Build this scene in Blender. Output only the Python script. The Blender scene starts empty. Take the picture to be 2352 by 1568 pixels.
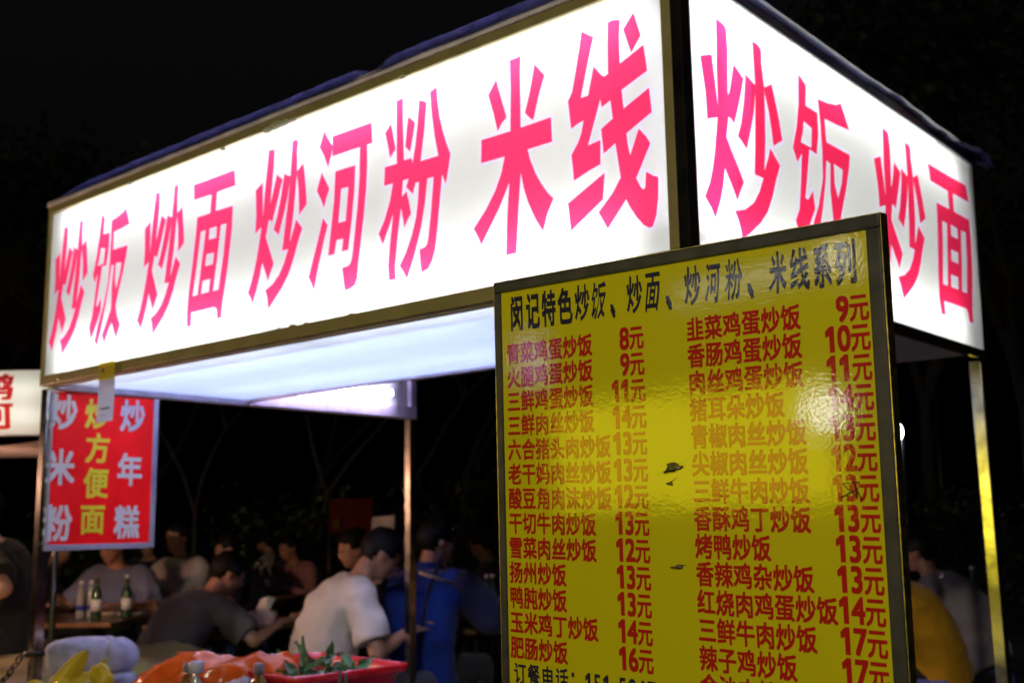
import bpy, bmesh, math, random
from mathutils import Vector, Matrix, noise
from mathutils.geometry import delaunay_2d_cdt
R = math.radians
sc = bpy.context.scene
COL = sc.collection
random.seed(7)

# ------------------------------------------------------------------ camera
CAM = Vector((1.17940, -1.96056, 1.28))
CM = Matrix(((0.7594, 0.1180, 0.6399), (0.6504, -0.1123, -0.7512), (-0.0167, 0.9866, -0.1620)))
F = 2545.3
cd = bpy.data.cameras.new('camera')
cam = bpy.data.objects.new('camera', cd)
COL.objects.link(cam)
cam.matrix_world = Matrix.Translation(CAM) @ CM.normalized().to_4x4()
cd.sensor_width = 36.0
cd.lens = F / 2352 * 36
cd.clip_start = 0.05
cd.clip_end = 500
cd.dof.use_dof = True
cd.dof.focus_distance = 1.62
cd.dof.aperture_fstop = 5.2
cd.dof.aperture_blades = 7
sc.camera = cam

# ------------------------------------------------------------------ world, moon, exposure
w = bpy.data.worlds.new('World')
sc.world = w
w.use_nodes = True
nt = w.node_tree
bg = nt.nodes['Background']
sky = nt.nodes.new('ShaderNodeTexSky')
sky.sky_type = 'NISHITA'
sky.sun_disc = False
sky.sun_elevation = R(-4.0)
sky.sun_rotation = R(140)
sky.altitude = 50
nt.links.new(sky.outputs[0], bg.inputs[0])
bg.inputs[1].default_value = 0.15
sl = bpy.data.lights.new('moon', 'SUN')
sl.energy = 0.004
sl.angle = R(0.5)
sl.color = (0.8, 0.88, 1.0)
so = bpy.data.objects.new('moon', sl)
COL.objects.link(so)
so.rotation_euler = (R(50), 0, R(150))
sc.view_settings.view_transform = 'Standard'
sc.view_settings.look = 'None'
sc.view_settings.exposure = 0
sc.view_settings.gamma = 1
sc.cycles.use_denoising = True
sc.cycles.max_bounces = 8
sc.cycles.diffuse_bounces = 5
sc.cycles.transmission_bounces = 6
sc.cycles.sample_clamp_indirect = 6.0


def ray(px, py):
    return CM @ Vector(((px - 1176) / F, -(py - 784) / F, -1))


def at(px, py, d):
    """A point of the place seen at a pixel of the photograph, d metres deep."""
    return CAM + ray(px, py) * d


# ------------------------------------------------------------------ materials
def nodes(m):
    return m.node_tree.nodes, m.node_tree.links


def mat(name, color, rough=0.6, metal=0.0, coat=0.0, var=0.15, vscale=12.0, bump=0.0, bscale=60.0, spec=0.5, sheen=0.0, c2=None, trans=0.0):
    m = bpy.data.materials.new(name)
    m.use_nodes = True
    n, l = nodes(m)
    p = n['Principled BSDF']
    p.inputs['Roughness'].default_value = rough
    p.inputs['Metallic'].default_value = metal
    p.inputs['Coat Weight'].default_value = coat
    p.inputs['Coat Roughness'].default_value = 0.12
    p.inputs['Specular IOR Level'].default_value = spec
    p.inputs['Sheen Weight'].default_value = sheen
    tc = n.new('ShaderNodeTexCoord')
    if var > 0:
        tx = n.new('ShaderNodeTexNoise')
        tx.inputs['Scale'].default_value = vscale
        tx.inputs['Detail'].default_value = 5
        l.new(tc.outputs['Object'], tx.inputs['Vector'])
        mx = n.new('ShaderNodeMix')
        mx.data_type = 'RGBA'
        a = Vector(color)
        b = Vector(c2) if c2 else a * (1 - 2.2 * var)
        mx.inputs[6].default_value = (*(a * (1 + var * .6)), 1)
        mx.inputs[7].default_value = (*b, 1)
        cr = n.new('ShaderNodeMapRange')
        cr.inputs[1].default_value = 0.35
        cr.inputs[2].default_value = 0.7
        l.new(tx.outputs['Fac'], cr.inputs[0])
        l.new(cr.outputs[0], mx.inputs[0])
        l.new(mx.outputs[2], p.inputs['Base Color'])
    else:
        p.inputs['Base Color'].default_value = (*color, 1)
    if bump > 0:
        t2 = n.new('ShaderNodeTexNoise')
        t2.inputs['Scale'].default_value = bscale
        t2.inputs['Detail'].default_value = 4
        l.new(tc.outputs['Object'], t2.inputs['Vector'])
        bp = n.new('ShaderNodeBump')
        bp.inputs['Strength'].default_value = 0.6
        bp.inputs['Distance'].default_value = bump
        l.new(t2.outputs['Fac'], bp.inputs['Height'])
        l.new(bp.outputs[0], p.inputs['Normal'])
        if coat > 0:
            l.new(bp.outputs[0], p.inputs['Coat Normal'])
    if trans > 0:
        out = n['Material Output']
        tr = n.new('ShaderNodeBsdfTranslucent')
        tr.inputs['Color'].default_value = (*color, 1)
        ms = n.new('ShaderNodeMixShader')
        ms.inputs[0].default_value = trans
        l.new(p.outputs[0], ms.inputs[1])
        l.new(tr.outputs[0], ms.inputs[2])
        l.new(ms.outputs[0], out.inputs[0])
    return m


def emis(name, color, strength):
    m = bpy.data.materials.new(name)
    m.use_nodes = True
    n, l = nodes(m)
    n.remove(n['Principled BSDF'])
    e = n.new('ShaderNodeEmission')
    e.inputs[0].default_value = (*color, 1)
    e.inputs[1].default_value = strength
    l.new(e.outputs[0], n['Material Output'].inputs[0])
    return m


def film(name, color, tw=0.75, rough=0.3):
    """Back-lit acrylic or vinyl film: lets the light of the tubes behind it through."""
    m = bpy.data.materials.new(name)
    m.use_nodes = True
    n, l = nodes(m)
    p = n['Principled BSDF']
    p.inputs['Base Color'].default_value = (*color, 1)
    p.inputs['Roughness'].default_value = rough
    tr = n.new('ShaderNodeBsdfTranslucent')
    # faint grime clouds and a few fly specks in the film
    tc = n.new('ShaderNodeTexCoord')
    t1 = n.new('ShaderNodeTexNoise'); t1.inputs['Scale'].default_value = 3.5; t1.inputs['Detail'].default_value = 6
    t2 = n.new('ShaderNodeTexVoronoi'); t2.inputs['Scale'].default_value = 9
    r1 = n.new('ShaderNodeMapRange'); r1.inputs[1].default_value = .3; r1.inputs[2].default_value = .75; r1.inputs[3].default_value = 1.0; r1.inputs[4].default_value = .93
    r2 = n.new('ShaderNodeMapRange'); r2.inputs[1].default_value = .018; r2.inputs[2].default_value = .03; r2.inputs[3].default_value = .45; r2.inputs[4].default_value = 1.0
    l.new(tc.outputs['Object'], t1.inputs['Vector']); l.new(tc.outputs['Object'], t2.inputs['Vector'])
    l.new(t1.outputs['Fac'], r1.inputs[0]); l.new(t2.outputs['Distance'], r2.inputs[0])
    mm = n.new('ShaderNodeMath'); mm.operation = 'MULTIPLY'
    l.new(r1.outputs[0], mm.inputs[0]); l.new(r2.outputs[0], mm.inputs[1])
    vm = n.new('ShaderNodeVectorMath'); vm.operation = 'SCALE'
    vm.inputs[0].default_value = color
    l.new(mm.outputs[0], vm.inputs['Scale'])
    l.new(vm.outputs[0], tr.inputs['Color'])
    ms = n.new('ShaderNodeMixShader')
    ms.inputs[0].default_value = tw
    l.new(p.outputs[0], ms.inputs[1])
    l.new(tr.outputs[0], ms.inputs[2])
    l.new(ms.outputs[0], n['Material Output'].inputs[0])
    return m


# ------------------------------------------------------------------ mesh helpers
class MB:
    """Collects shapes and links them as ONE mesh object."""
    def __init__(s):
        s.bm = bmesh.new()

    def box(s, a, b, M=None, mi=0, bev=0.0):
        a, b = Vector(a), Vector(b)
        c = (a + b) / 2
        r = bmesh.ops.create_cube(s.bm, size=1.0)
        for v in r['verts']:
            v.co = Vector((v.co.x * (b.x - a.x), v.co.y * (b.y - a.y), v.co.z * (b.z - a.z))) + c
        fs = list({f for v in r['verts'] for f in v.link_faces})
        if bev > 0:
            es = list({e for v in r['verts'] for e in v.link_edges})
            rr = bmesh.ops.bevel(s.bm, geom=es, offset=bev, segments=2, affect='EDGES', profile=0.6)
            fs = list({f for v in rr['verts'] for f in v.link_faces})
            vs = list({v for f in fs for v in f.verts})
        else:
            vs = r['verts']
        if M:
            for v in vs:
                v.co = M @ v.co
        for f in fs:
            f.material_index = mi
        return s

    def tube(s, pts, rad, seg=10, mi=0, cap=True, flat=1.0):
        pts = [Vector(p) for p in pts]
        if not hasattr(rad, '__len__'):
            rad = [rad] * len(pts)
        rings = []
        up = None
        for i, p in enumerate(pts):
            d = (pts[min(i + 1, len(pts) - 1)] - pts[max(i - 1, 0)]).normalized()
            if up is None:
                up = d.orthogonal().normalized()
            up = (up - d * up.dot(d)).normalized()
            sd = d.cross(up)
            rings.append([s.bm.verts.new(p + (up * math.cos(2 * math.pi * k / seg) * flat + sd * math.sin(2 * math.pi * k / seg)) * rad[i]) for k in range(seg)])
        for i in range(len(rings) - 1):
            for k in range(seg):
                f = s.bm.faces.new((rings[i][k], rings[i][(k + 1) % seg], rings[i + 1][(k + 1) % seg], rings[i + 1][k]))
                f.material_index = mi
                f.smooth = True
        if cap:
            for rg in (rings[0][::-1], rings[-1]):
                f = s.bm.faces.new(rg)
                f.material_index = mi
        return s

    def lathe(s, prof, c=(0, 0, 0), seg=20, mi=0, M=None):
        c = Vector(c)
        rings = []
        for r, z in prof:
            rg = []
            for k in range(seg):
                a = 2 * math.pi * k / seg
                v = Vector((r * math.cos(a), r * math.sin(a), z)) + c
                rg.append(s.bm.verts.new(M @ v if M else v))
            rings.append(rg)
        for i in range(len(rings) - 1):
            for k in range(seg):
                f = s.bm.faces.new((rings[i][k], rings[i][(k + 1) % seg], rings[i + 1][(k + 1) % seg], rings[i + 1][k]))
                f.material_index = mi
                f.smooth = True
        f = s.bm.faces.new(rings[0][::-1]); f.material_index = mi
        f = s.bm.faces.new(rings[-1]); f.material_index = mi
        return s

    def ell(s, c, r, M=None, seg=16, rings=10, mi=0):
        rr = bmesh.ops.create_uvsphere(s.bm, u_segments=seg, v_segments=rings, radius=1)
        for v in rr['verts']:
            q = Vector((v.co.x * r[0], v.co.y * r[1], v.co.z * r[2]))
            if M:
                q = M @ q
            v.co = q + Vector(c)
        for f in {f for v in rr['verts'] for f in v.link_faces}:
            f.smooth = True
            f.material_index = mi
        return s

    def grid(s, fn, nu, nv, mi=0, closed=False, smooth=True):
        vs = [[s.bm.verts.new(fn(i / nu, j / nv)) for j in range(nv + 1)] for i in range(nu if closed else nu + 1)]
        n = len(vs)
        for i in range(nu):
            for j in range(nv):
                try:
                    f = s.bm.faces.new((vs[i][j], vs[(i + 1) % n][j], vs[(i + 1) % n][j + 1], vs[i][j + 1]))
                    f.smooth = smooth
                    f.material_index = mi
                except ValueError:
                    pass
        return s

    def quad(s, pts, mi=0):
        f = s.bm.faces.new([s.bm.verts.new(Vector(p)) for p in pts])
        f.material_index = mi
        return s

    def build(s, name, mats, parent=None, norm=True):
        me = bpy.data.meshes.new(name)
        if norm:
            bmesh.ops.recalc_face_normals(s.bm, faces=s.bm.faces)
        s.bm.to_mesh(me)
        s.bm.free()
        return link(name, me, mats, parent)


def link(name, me, mats, parent=None):
    o = bpy.data.objects.new(name, me)
    COL.objects.link(o)
    for m in (mats if isinstance(mats, (list, tuple)) else [mats]):
        me.materials.append(m)
    if parent:
        o.parent = parent
    return o


def tag(o, label=None, cat=None, group=None, kind=None):
    if label: o['label'] = label
    if cat: o['category'] = cat
    if group: o['group'] = group
    if kind: o['kind'] = kind
    return o


def thing(name, label, cat, loc=(0, 0, 0), rz=0.0, group=None):
    o = bpy.data.objects.new(name, None)
    COL.objects.link(o)
    o.empty_display_size = 0.1
    o.location = loc
    o.rotation_euler = (0, 0, rz)
    return tag(o, label, cat, group)


def copy_tree(o, parent=None):
    c = o.copy()
    COL.objects.link(c)
    if parent: c.parent = parent
    for ch in o.children:
        copy_tree(ch, c)
    return c


def evaluated(me_in, mods):
    """A mesh run through modifiers; used to melt body pieces into one skin."""
    o = bpy.data.objects.new('work', me_in)
    COL.objects.link(o)
    for ty, kw in mods:
        md = o.modifiers.new(ty, ty)
        for k, v in kw.items():
            setattr(md, k, v)
    dg = bpy.context.evaluated_depsgraph_get()
    me = bpy.data.meshes.new_from_object(o.evaluated_get(dg))
    bpy.data.objects.remove(o)
    return me


_gl = {'1': ([Vector(q) for q in ((.21, 0), (.345, 0), (.345, .69), (.25, .69), (.06, .555), (.06, .425), (.21, .53))], [[0, 1, 2, 3, 6], [3, 4, 5, 6]])}


def raw_char(ch):
    """Flat outline mesh of one printed character, in em units."""
    if ch not in _gl:
        cu = bpy.data.curves.new('char', 'FONT')
        cu.body = ch
        cu.resolution_u = 3 if ord(ch) > 255 else 5
        o = bpy.data.objects.new('char', cu)
        COL.objects.link(o)
        dg = bpy.context.evaluated_depsgraph_get()
        me = bpy.data.meshes.new_from_object(o.evaluated_get(dg))
        _gl[ch] = ([v.co.xy.copy() for v in me.vertices], [list(p.vertices) for p in me.polygons])
        bpy.data.objects.remove(o)
        bpy.data.meshes.remove(me)
        bpy.data.curves.remove(cu)
    return _gl[ch]


def print_char(bm, ch, x, y, sx, sy, put, bold=0.02, mi=0):
    """Prints a bold character: cell origin x,y and em size sx,sy; put(x, y, layer) maps to 3-D."""
    vs, fs = raw_char(ch)
    offs = [(-1, -1), (1, 1), (-1, 1), (1, -1)] if bold > 0 else [(0, 0)]
    for k, (ox, oy) in enumerate(offs):
        nv = [bm.verts.new(put(x + (v.x + ox * bold) * sx, y + (v.y + oy * bold) * sy, k)) for v in vs]
        for f in fs:
            try:
                bm.faces.new([nv[i] for i in f]).material_index = mi
            except ValueError:
                pass

GLYPH = {
    'xian': ([[[519,5024],[859,4778],[649,4124],[449,3414],[657,3419],[834,4077],[1041,3804],[1119,3741],[1231,3777],[1351,3614],[1273,3129],[1025,3034],[996,3231],[616,2234],[966,2280],[949,1713],[644,1638],[189,1490],[135,2124],[323,2356],[433,2568],[508,2856],[318,2809],[146,2742],[72,3429],[200,3627],[272,3920],[392,4443]],[[1265,5006],[1405,5017],[1561,4980],[1610,4930],[1569,4601],[1562,3925],[2209,4177],[2283,3547],[1588,3295],[1624,2848],[2314,3150],[2363,2574],[1680,2257],[1698,2022],[1754,1730],[2004,2288],[2202,2046],[2295,1878],[1893,1179],[2006,944],[2071,883],[2116,914],[2154,1272],[2311,1151],[2464,1075],[2440,629],[2380,262],[2278,14],[2187,0],[2044,90],[1867,300],[1692,576],[1608,754],[1091,178],[850,614],[1249,976],[1485,1285],[1367,2103],[1044,1934],[991,2530],[1323,2693],[1273,3129],[1231,3777],[1234,4500]],[[1978,5025],[2147,4414],[1878,4084],[1679,4703]],[[1059,1495],[985,883],[65,324],[0,992]]],
      []),
    'mi': ([[[806,4515],[1130,3441],[967,3328],[833,3146],[702,3656],[533,4168]],[[2031,4558],[2339,4178],[2141,3698],[1962,3155],[1860,3235],[1709,3402],[1877,3923]],[[1251,4874],[1562,4883],[1612,4854],[1585,4414],[1566,3067],[2504,3091],[2523,2480],[1770,2473],[1854,2184],[2009,1817],[2185,1516],[2360,1274],[2523,1110],[2334,787],[2190,376],[1961,731],[1746,1183],[1630,1537],[1544,1938],[1451,1012],[1365,2],[1036,0],[1090,917],[1176,1768],[838,1201],[246,395],[148,609],[0,857],[402,1255],[717,1665],[920,2061],[1045,2463],[267,2472],[291,3066],[1242,3061],[1265,4092]]],
      []),
    'fen': ([[[485,4391],[660,3609],[546,3511],[441,3403],[370,3715],[243,4165]],[[1123,4403],[1283,4283],[1403,4153],[1330,3838],[1208,3408],[1135,3478],[1024,3586],[1073,4008]],[[679,4964],[893,4968],[947,4946],[947,4470],[974,3226],[1265,3229],[1294,3071],[1206,2845],[1148,2682],[940,2686],[895,2245],[1061,2372],[1156,2086],[1242,1732],[1083,1545],[982,1380],[938,1642],[866,1936],[744,1261],[642,412],[666,67],[407,66],[367,457],[425,970],[562,1856],[424,1567],[167,1090],[0,1410],[225,1746],[448,2268],[547,2687],[207,2689],[236,3206],[700,3200],[689,4105]],[[1540,4749],[1693,4690],[1835,4599],[1736,3843],[1599,3060],[2235,3061],[2110,3610],[1998,4267],[1945,4862],[2073,4908],[2204,4935],[2225,4592],[2299,4084],[2411,3674],[2544,3297],[2677,3002],[2606,2667],[2502,2242],[2373,2532],[2280,1821],[2182,1063],[2110,605],[1994,323],[1854,145],[1613,89],[1568,361],[1537,716],[1719,734],[1803,794],[1860,953],[1956,1546],[2065,2532],[1846,2539],[1749,1896],[1605,1273],[1367,599],[1090,0],[937,226],[802,403],[1058,755],[1274,1163],[1418,1584],[1490,2018],[1530,2511],[1407,2521],[1306,2236],[1056,2482],[1148,2682],[1206,2845],[1294,3071],[1401,3538],[1475,4085]]],
      []),
    'he': ([[[606,4833],[793,4535],[992,4264],[947,4026],[796,3673],[629,4034],[406,4364]],[[523,3601],[869,3043],[747,2816],[629,2528],[502,2801],[315,3092]],[[605,2260],[699,2121],[813,2001],[669,1622],[438,915],[246,182],[128,430],[0,629],[212,1181],[423,1732]],[[968,4559],[2617,4557],[2648,3961],[2434,3958],[2443,3385],[2402,2693],[2307,1953],[2177,1158],[2104,701],[2071,301],[1981,112],[1776,34],[1546,0],[1430,668],[1677,694],[1778,756],[1841,934],[1923,1425],[2053,2352],[2124,3137],[2131,3957],[977,3962]],[[1114,3492],[1955,3491],[1911,2702],[1804,1860],[1681,1139],[1415,1135],[1472,1491],[1194,1500],[1109,1118],[836,1113],[954,1893],[1063,2652]]],
      [[[1369,2939],[1662,2925],[1560,1977],[1268,1976]]]),
    'mian': ([[[165,4645],[2387,4659],[2446,4132],[1482,4122],[1431,3521],[2330,3515],[2319,2845],[2153,1653],[1974,796],[1887,286],[1886,58],[1642,48],[1607,357],[1515,443],[257,437],[268,7],[32,0],[0,479],[80,1145],[278,2340],[385,3075],[421,3509],[1140,3511],[1169,4103],[215,4118]]],
      [[[654,2997],[915,3003],[752,2055],[567,965],[298,960],[498,1996]],[[1130,3013],[1510,3006],[1481,2651],[1102,2653]],[[999,2198],[1397,2193],[1341,1828],[949,1829]],[[830,1375],[1229,1376],[1170,975],[766,969]],[[1731,3007],[2015,3006],[1894,2027],[1678,972],[1398,961],[1591,2046]]]),
    'fan': ([[[510,4757],[637,4688],[780,4574],[748,4340],[701,3990],[1135,3984],[1108,3390],[980,2805],[714,2832],[624,2391],[419,1445],[514,1438],[728,1753],[749,1265],[505,797],[134,232],[90,449],[0,745],[163,1077],[272,1668],[415,2610],[230,2310],[94,2621],[297,3259],[433,3920]],[[1196,4397],[1582,4458],[1942,4566],[2156,4707],[2415,4048],[1925,3981],[1406,3944],[1407,3304],[2349,3311],[2276,2920],[2057,2231],[1832,1607],[1718,1278],[1822,952],[2063,562],[1932,319],[1848,79],[1687,349],[1506,716],[1340,491],[1053,8],[962,209],[869,353],[1189,840],[1419,1205],[1405,2002],[1488,2738],[1343,2785],[1238,2160],[1052,1389],[785,462],[611,0],[385,206],[575,721],[894,1411],[1141,2209],[1204,2969],[1220,3708]]],
      [[[581,3524],[865,3450],[784,2905],[410,2899],[523,3220]],[[1637,2796],[1981,2755],[1896,2355],[1690,1875],[1601,2237]]]),
    'chao': ([[[74,3908],[587,4111],[673,3547],[756,2950],[717,2661],[255,2500],[235,3115]],[[863,5088],[1033,5061],[1225,5048],[1315,4974],[1336,4511],[1242,3327],[1337,3509],[1581,4200],[1820,4073],[2039,3975],[1782,3364],[1466,2698],[1364,2782],[1218,2810],[1080,2301],[1261,2062],[1492,1782],[1781,1394],[1590,1133],[1435,882],[1266,1127],[937,1525],[821,1093],[660,699],[407,269],[245,482],[0,672],[233,1025],[386,1384],[516,1807],[616,2228],[704,2658],[756,2950],[779,3817]],[[2124,4139],[2360,4045],[2583,3988],[2574,3771],[2451,3275],[2263,2803],[2008,2241],[1813,2356],[1605,2455],[1793,2814],[1989,3424]],[[2554,5086],[2786,5091],[2960,5046],[2999,4949],[2970,4685],[3045,4073],[3016,3434],[2963,2706],[2825,1913],[3041,2264],[3190,2568],[3418,2411],[3663,2244],[3426,1859],[3190,1382],[2890,934],[2503,580],[2064,291],[1586,0],[1527,187],[1435,434],[1287,618],[1781,754],[2207,996],[2517,1338],[2747,1716],[2325,1719],[2444,2571],[2574,3771],[2583,3988],[2577,4452]],[[3044,4065],[3451,4264],[3591,3888],[3754,3385],[3865,2940],[3361,2665],[3311,3047],[3217,3490],[3048,3911]]],
      []),
}
FRONT_TEXT = [('chao', [[0.6479, 0.043, -2.7394], [0.008, 0.9556, 1.9048]]), ('fan', [[1.0, 0.0, -2.4491], [0.0, 1.0, 1.9128]]), ('chao', [[0.6443, 0.0737, -2.1427], [0.0052, 0.9584, 1.9065]]), ('mian', [[1.0, 0.0, -1.845], [0.0, 1.0, 1.9099]]), ('chao', [[0.6592, 0.0727, -1.531], [0.0035, 0.9632, 1.9085]]), ('he', [[1.0, 0.0, -1.2426], [0.0, 1.0, 1.9132]]), ('fen', [[1.0, 0.0, -0.9526], [0.0, 1.0, 1.9082]]), ('mi', [[1.0, 0.0, -0.6086], [0.0, 1.0, 1.9128]]), ('xian', [[1.0, 0.0, -0.3146], [0.0, 1.0, 1.9036]])]
SIDE_TEXT = [('chao', [[1.0, 0.0, 0.0755], [0.0, 1.0, 1.9031]]), ('fan', [[1.5598, -0.0404, 0.5114], [-0.0036, 0.9962, 1.93]]), ('chao', [[1.0038, 0.0134, 1.0191], [-0.01, 0.989, 1.9043]]), ('mian', [[1.6069, -0.0821, 1.4788], [0.0165, 1.0397, 1.9]])]


def inst(name, X):
    """Strokes and counters of one sign character, moved to its place on the panel."""
    p, h = GLYPH[name]
    mv = lambda q: Vector((X[0][0] * q[0] * 1e-4 + X[0][1] * q[1] * 1e-4 + X[0][2], X[1][0] * q[0] * 1e-4 + X[1][1] * q[1] * 1e-4 + X[1][2]))
    return [[mv(q) for q in g] for g in p], [[mv(q) for q in g] for g in h]


def ccw(poly):
    a = sum(poly[i][0] * poly[(i + 1) % len(poly)][1] - poly[(i + 1) % len(poly)][0] * poly[i][1] for i in range(len(poly)))
    return list(poly) if a > 0 else list(poly)[::-1]


def cut_panel(rect, texts, halo, put, name, mats, parent):
    """One flat sheet cut into white film, pale outline and red letters (faces, no overlap)."""
    co, fc, kind, gid = [], [], [], []

    def add(poly, k, g):
        poly = ccw(poly)
        fc.append(list(range(len(co), len(co) + len(poly))))
        co.extend(poly)
        kind.append(k)
        gid.append(g)
    add([Vector(q) for q in rect], 0, -1)
    for g, (nm, X) in enumerate(texts):
        ps, hs = inst(nm, X)
        for q in ps:
            add(q, 2, g)
        for q in hs:
            add(q, 3, g)
        for q in ps + hs:
            n = len(q)
            for i in range(n):
                a, b = q[i], q[(i + 1) % n]
                d = (b - a)
                if d.length < 1e-6: continue
                d = d.normalized() * halo * 0.8
                s = Vector((-d.y, d.x)) / 0.8
                add([a - d + s, b + d + s, b + d - s, a - d - s], 1, g)
    vo, ed, fo, ov, oe, of = delaunay_2d_cdt(co, [], fc, 1, 1e-6)
    bm = bmesh.new()
    vs = [bm.verts.new(put(v.x, v.y)) for v in vo]
    for f, src in zip(fo, of):
        ks = {(kind[i], gid[i]) for i in src}
        holes = {g for k, g in ks if k == 3}
        m = 0
        if any(k == 1 for k, g in ks): m = 1
        if any(k == 2 and g not in holes for k, g in ks): m = 2
        try:
            bm.faces.new([vs[i] for i in f]).material_index = m
        except ValueError:
            pass
    me = bpy.data.meshes.new(name)
    bmesh.ops.recalc_face_normals(bm, faces=bm.faces)
    bm.to_mesh(me)
    bm.free()
    return link(name, me, mats, parent)


# ------------------------------------------------------------------ materials of the stall
M_white = film('white acrylic', (0.66, 0.69, 0.675), 0.72)
M_halo = film('clear outline film', (0.68, 0.68, 0.86), 0.80)
M_red = film('red vinyl', (0.84, 0.034, 0.122), 0.80)
M_olive = mat('gold anodised frame', (0.29, 0.245, 0.105), 0.45, 0.15, var=0.08, vscale=14, bump=0.0005, bscale=90)
M_lav = mat('pale grey painted steel', (0.66, 0.60, 0.74), 0.45, 0.0, var=0.12, vscale=18)
M_black = mat('black plastic wrap', (0.012, 0.010, 0.009), 0.16, 0, 0.6, var=0.3, bump=0.0025, bscale=24)
M_inner = mat('white inner lining', (0.62, 0.62, 0.64), 0.6, var=0.06)
M_steel = mat('brushed stainless steel', (0.60, 0.56, 0.50), 0.18, 1.0, var=0.25, vscale=14, bump=0.0003, bscale=40)
M_tarp = mat('navy plastic sheet', (0.085, 0.085, 0.24), 0.2, 0, 0.5, var=0.4, vscale=5, bump=0.004, bscale=10, trans=0.36)
M_lining = film('milky ceiling film', (0.80, 0.86, 0.95), 0.8)
M_tube = emis('fluorescent tube', (1.0, 0.99, 0.95), 26)
M_stube = emis('short fluorescent tube', (1.0, 0.99, 0.93), 17)
M_ctube = emis('violet white tube', (0.76, 0.80, 1.0), 1900)
M_dark = mat('dark lacquered panel', (0.03, 0.03, 0.035), 0.35, var=0.2)

L, W, ZB, ZT = 2.766, 1.88, 1.806, 2.50
stall = thing('food_stall', 'white back-lit food stall with huge red characters on its sign box', 'food stall', (-1.38, 0.94, 0))
off = Vector((1.38, -0.94, 0))


def st(mb, name, mats):
    o = mb.build(name, mats, stall)
    o.location = off
    return o


p = cut_panel([(-L + .014, ZB + .034), (-.038, ZB + .034), (-.040, ZT - .044), (-L + .016, ZT - .044)], FRONT_TEXT, 0.007,
              lambda x, z: Vector((x, 0, z)), 'sign_panel', [M_white, M_halo, M_red], stall)
p.location = off
tag(p, 'long front panel reading fried rice, noodles and rice noodles in red')
p = cut_panel([(.030, ZB + .020), (1.862, ZB + .020), (1.908, ZT - .022), (.034, ZT - .022)], SIDE_TEXT, 0.009,
              lambda y, z: Vector((0, y, z)), 'sign_panel', [M_white, M_halo, film('crimson vinyl', (0.74, 0.020, 0.085), 0.80)], stall)
p.location = off
tag(p, 'short side panel with four red characters')

random.seed(3)
m = MB()
ZF0, ZF1 = ZB, ZB + .037
m.box((-L, -.013, ZF0), (-.016, .012, ZF1), bev=.003)
m.box((-L, -.013, ZT - .042), (-.016, .012, ZT - .017), bev=.003)
m.box((-L, -.011, ZF1), (-L + .014, .010, ZT - .042))
m.box((-.040, -.012, ZF1), (-.016, .011, ZT - .042), bev=.002)
for x, z, r in ((-1.30, 1.844, .010), (-1.24, 1.844, .006), (-1.36, 1.843, .006), (-2.62, 1.822, .018), (-2.66, 1.815, .012), (-2.56, 1.826, .010), (-1.05, 1.842, .009), (-1.66, 2.452, .008)):
    m.ell((x, -.008, z), (r * 1.5, .009, r * .55), seg=10, rings=6)
st(m, 'sign_frame', M_olive)
m = MB()
for x, z, r in ((-1.39, 2.462, .022), (-1.35, 2.459, .017), (-1.43, 2.456, .015), (-1.31, 2.457, .010), (-2.2, 2.457, .009), (-.85, 2.458, .010)):
    m.ell((x, -.010, z), (r * 1.6, .007, r * .6), seg=12, rings=8)
st(m, 'sealant', film('cream sealant', (.75, .74, .66), .6))
m = MB()
m.box((-L - .004, -.018, ZT - .016), (-.012, .02, ZT + .003), bev=.002)
st(m, 'roof_edge', M_lav)
m = MB()
m.box((-.016, -.012, ZB - .004), (.012, .0285, ZT + .004), bev=.004)
m.box((-.012, .0285, ZT - .021), (.008, 1.93, ZT + .018), bev=.002)
m.box((-.012, .0285, ZB - .012), (.008, 1.87, ZB + .018), bev=.002)
st(m, 'corner_trim', M_black)
# white-lined boxes behind the two panels, with their tubes
m = MB()
m.box((-L + .004, .20, ZB + .034), (-.31, .204, ZT - .014))
m.box((-L + .002, .012, ZB + .040), (-L + .006, 1.88, ZT - .016))
m.box((-L + .006, .872, ZB + .035), (-.305, .878, ZT - .016))
m.box((-.304, .30, ZB + .012), (-.300, 1.90, ZT - .020))
m.box((-.30, .20, ZT - .019), (-.013, 1.90, ZT - .015))
m.box((-.300, .03, ZB + .012), (-.016, 1.88, ZB + .016))
m.box((-.300, 1.885, ZB + .016), (-.008, 1.889, ZT - .020))
st(m, 'box_lining', M_inner)


def tube_light(a, b, r=.013, mt=None):
    a, b = Vector(a), Vector(b)
    d = (b - a).normalized()
    m = MB()
    m.tube([a, b], r, 12, 0)
    m.tube([a - d * .02, a - d * .001], r * 1.15, 12, 1)
    m.tube([b + d * .001, b + d * .02], r * 1.15, 12, 1)
    return st(m, 'light_tube', [mt or M_tube, M_lav])


tube_light((-L + .10, .072, ZT - .095), (-1.43, .072, ZT - .095))
tube_light((-1.37, .072, ZT - .095), (-.10, .072, ZT - .095))
tube_light((-L + .10, .072, ZB + .085), (-1.43, .072, ZB + .085))
tube_light((-1.37, .072, ZB + .085), (-.16, .072, ZB + .085))
tube_light((-.072, .08, ZT - .085), (-.072, 1.74, ZT - .085), r=.012, mt=M_stube)
tube_light((-.072, .08, ZB + .080), (-.072, 1.70, ZB + .080), r=.012, mt=M_stube)
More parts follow.
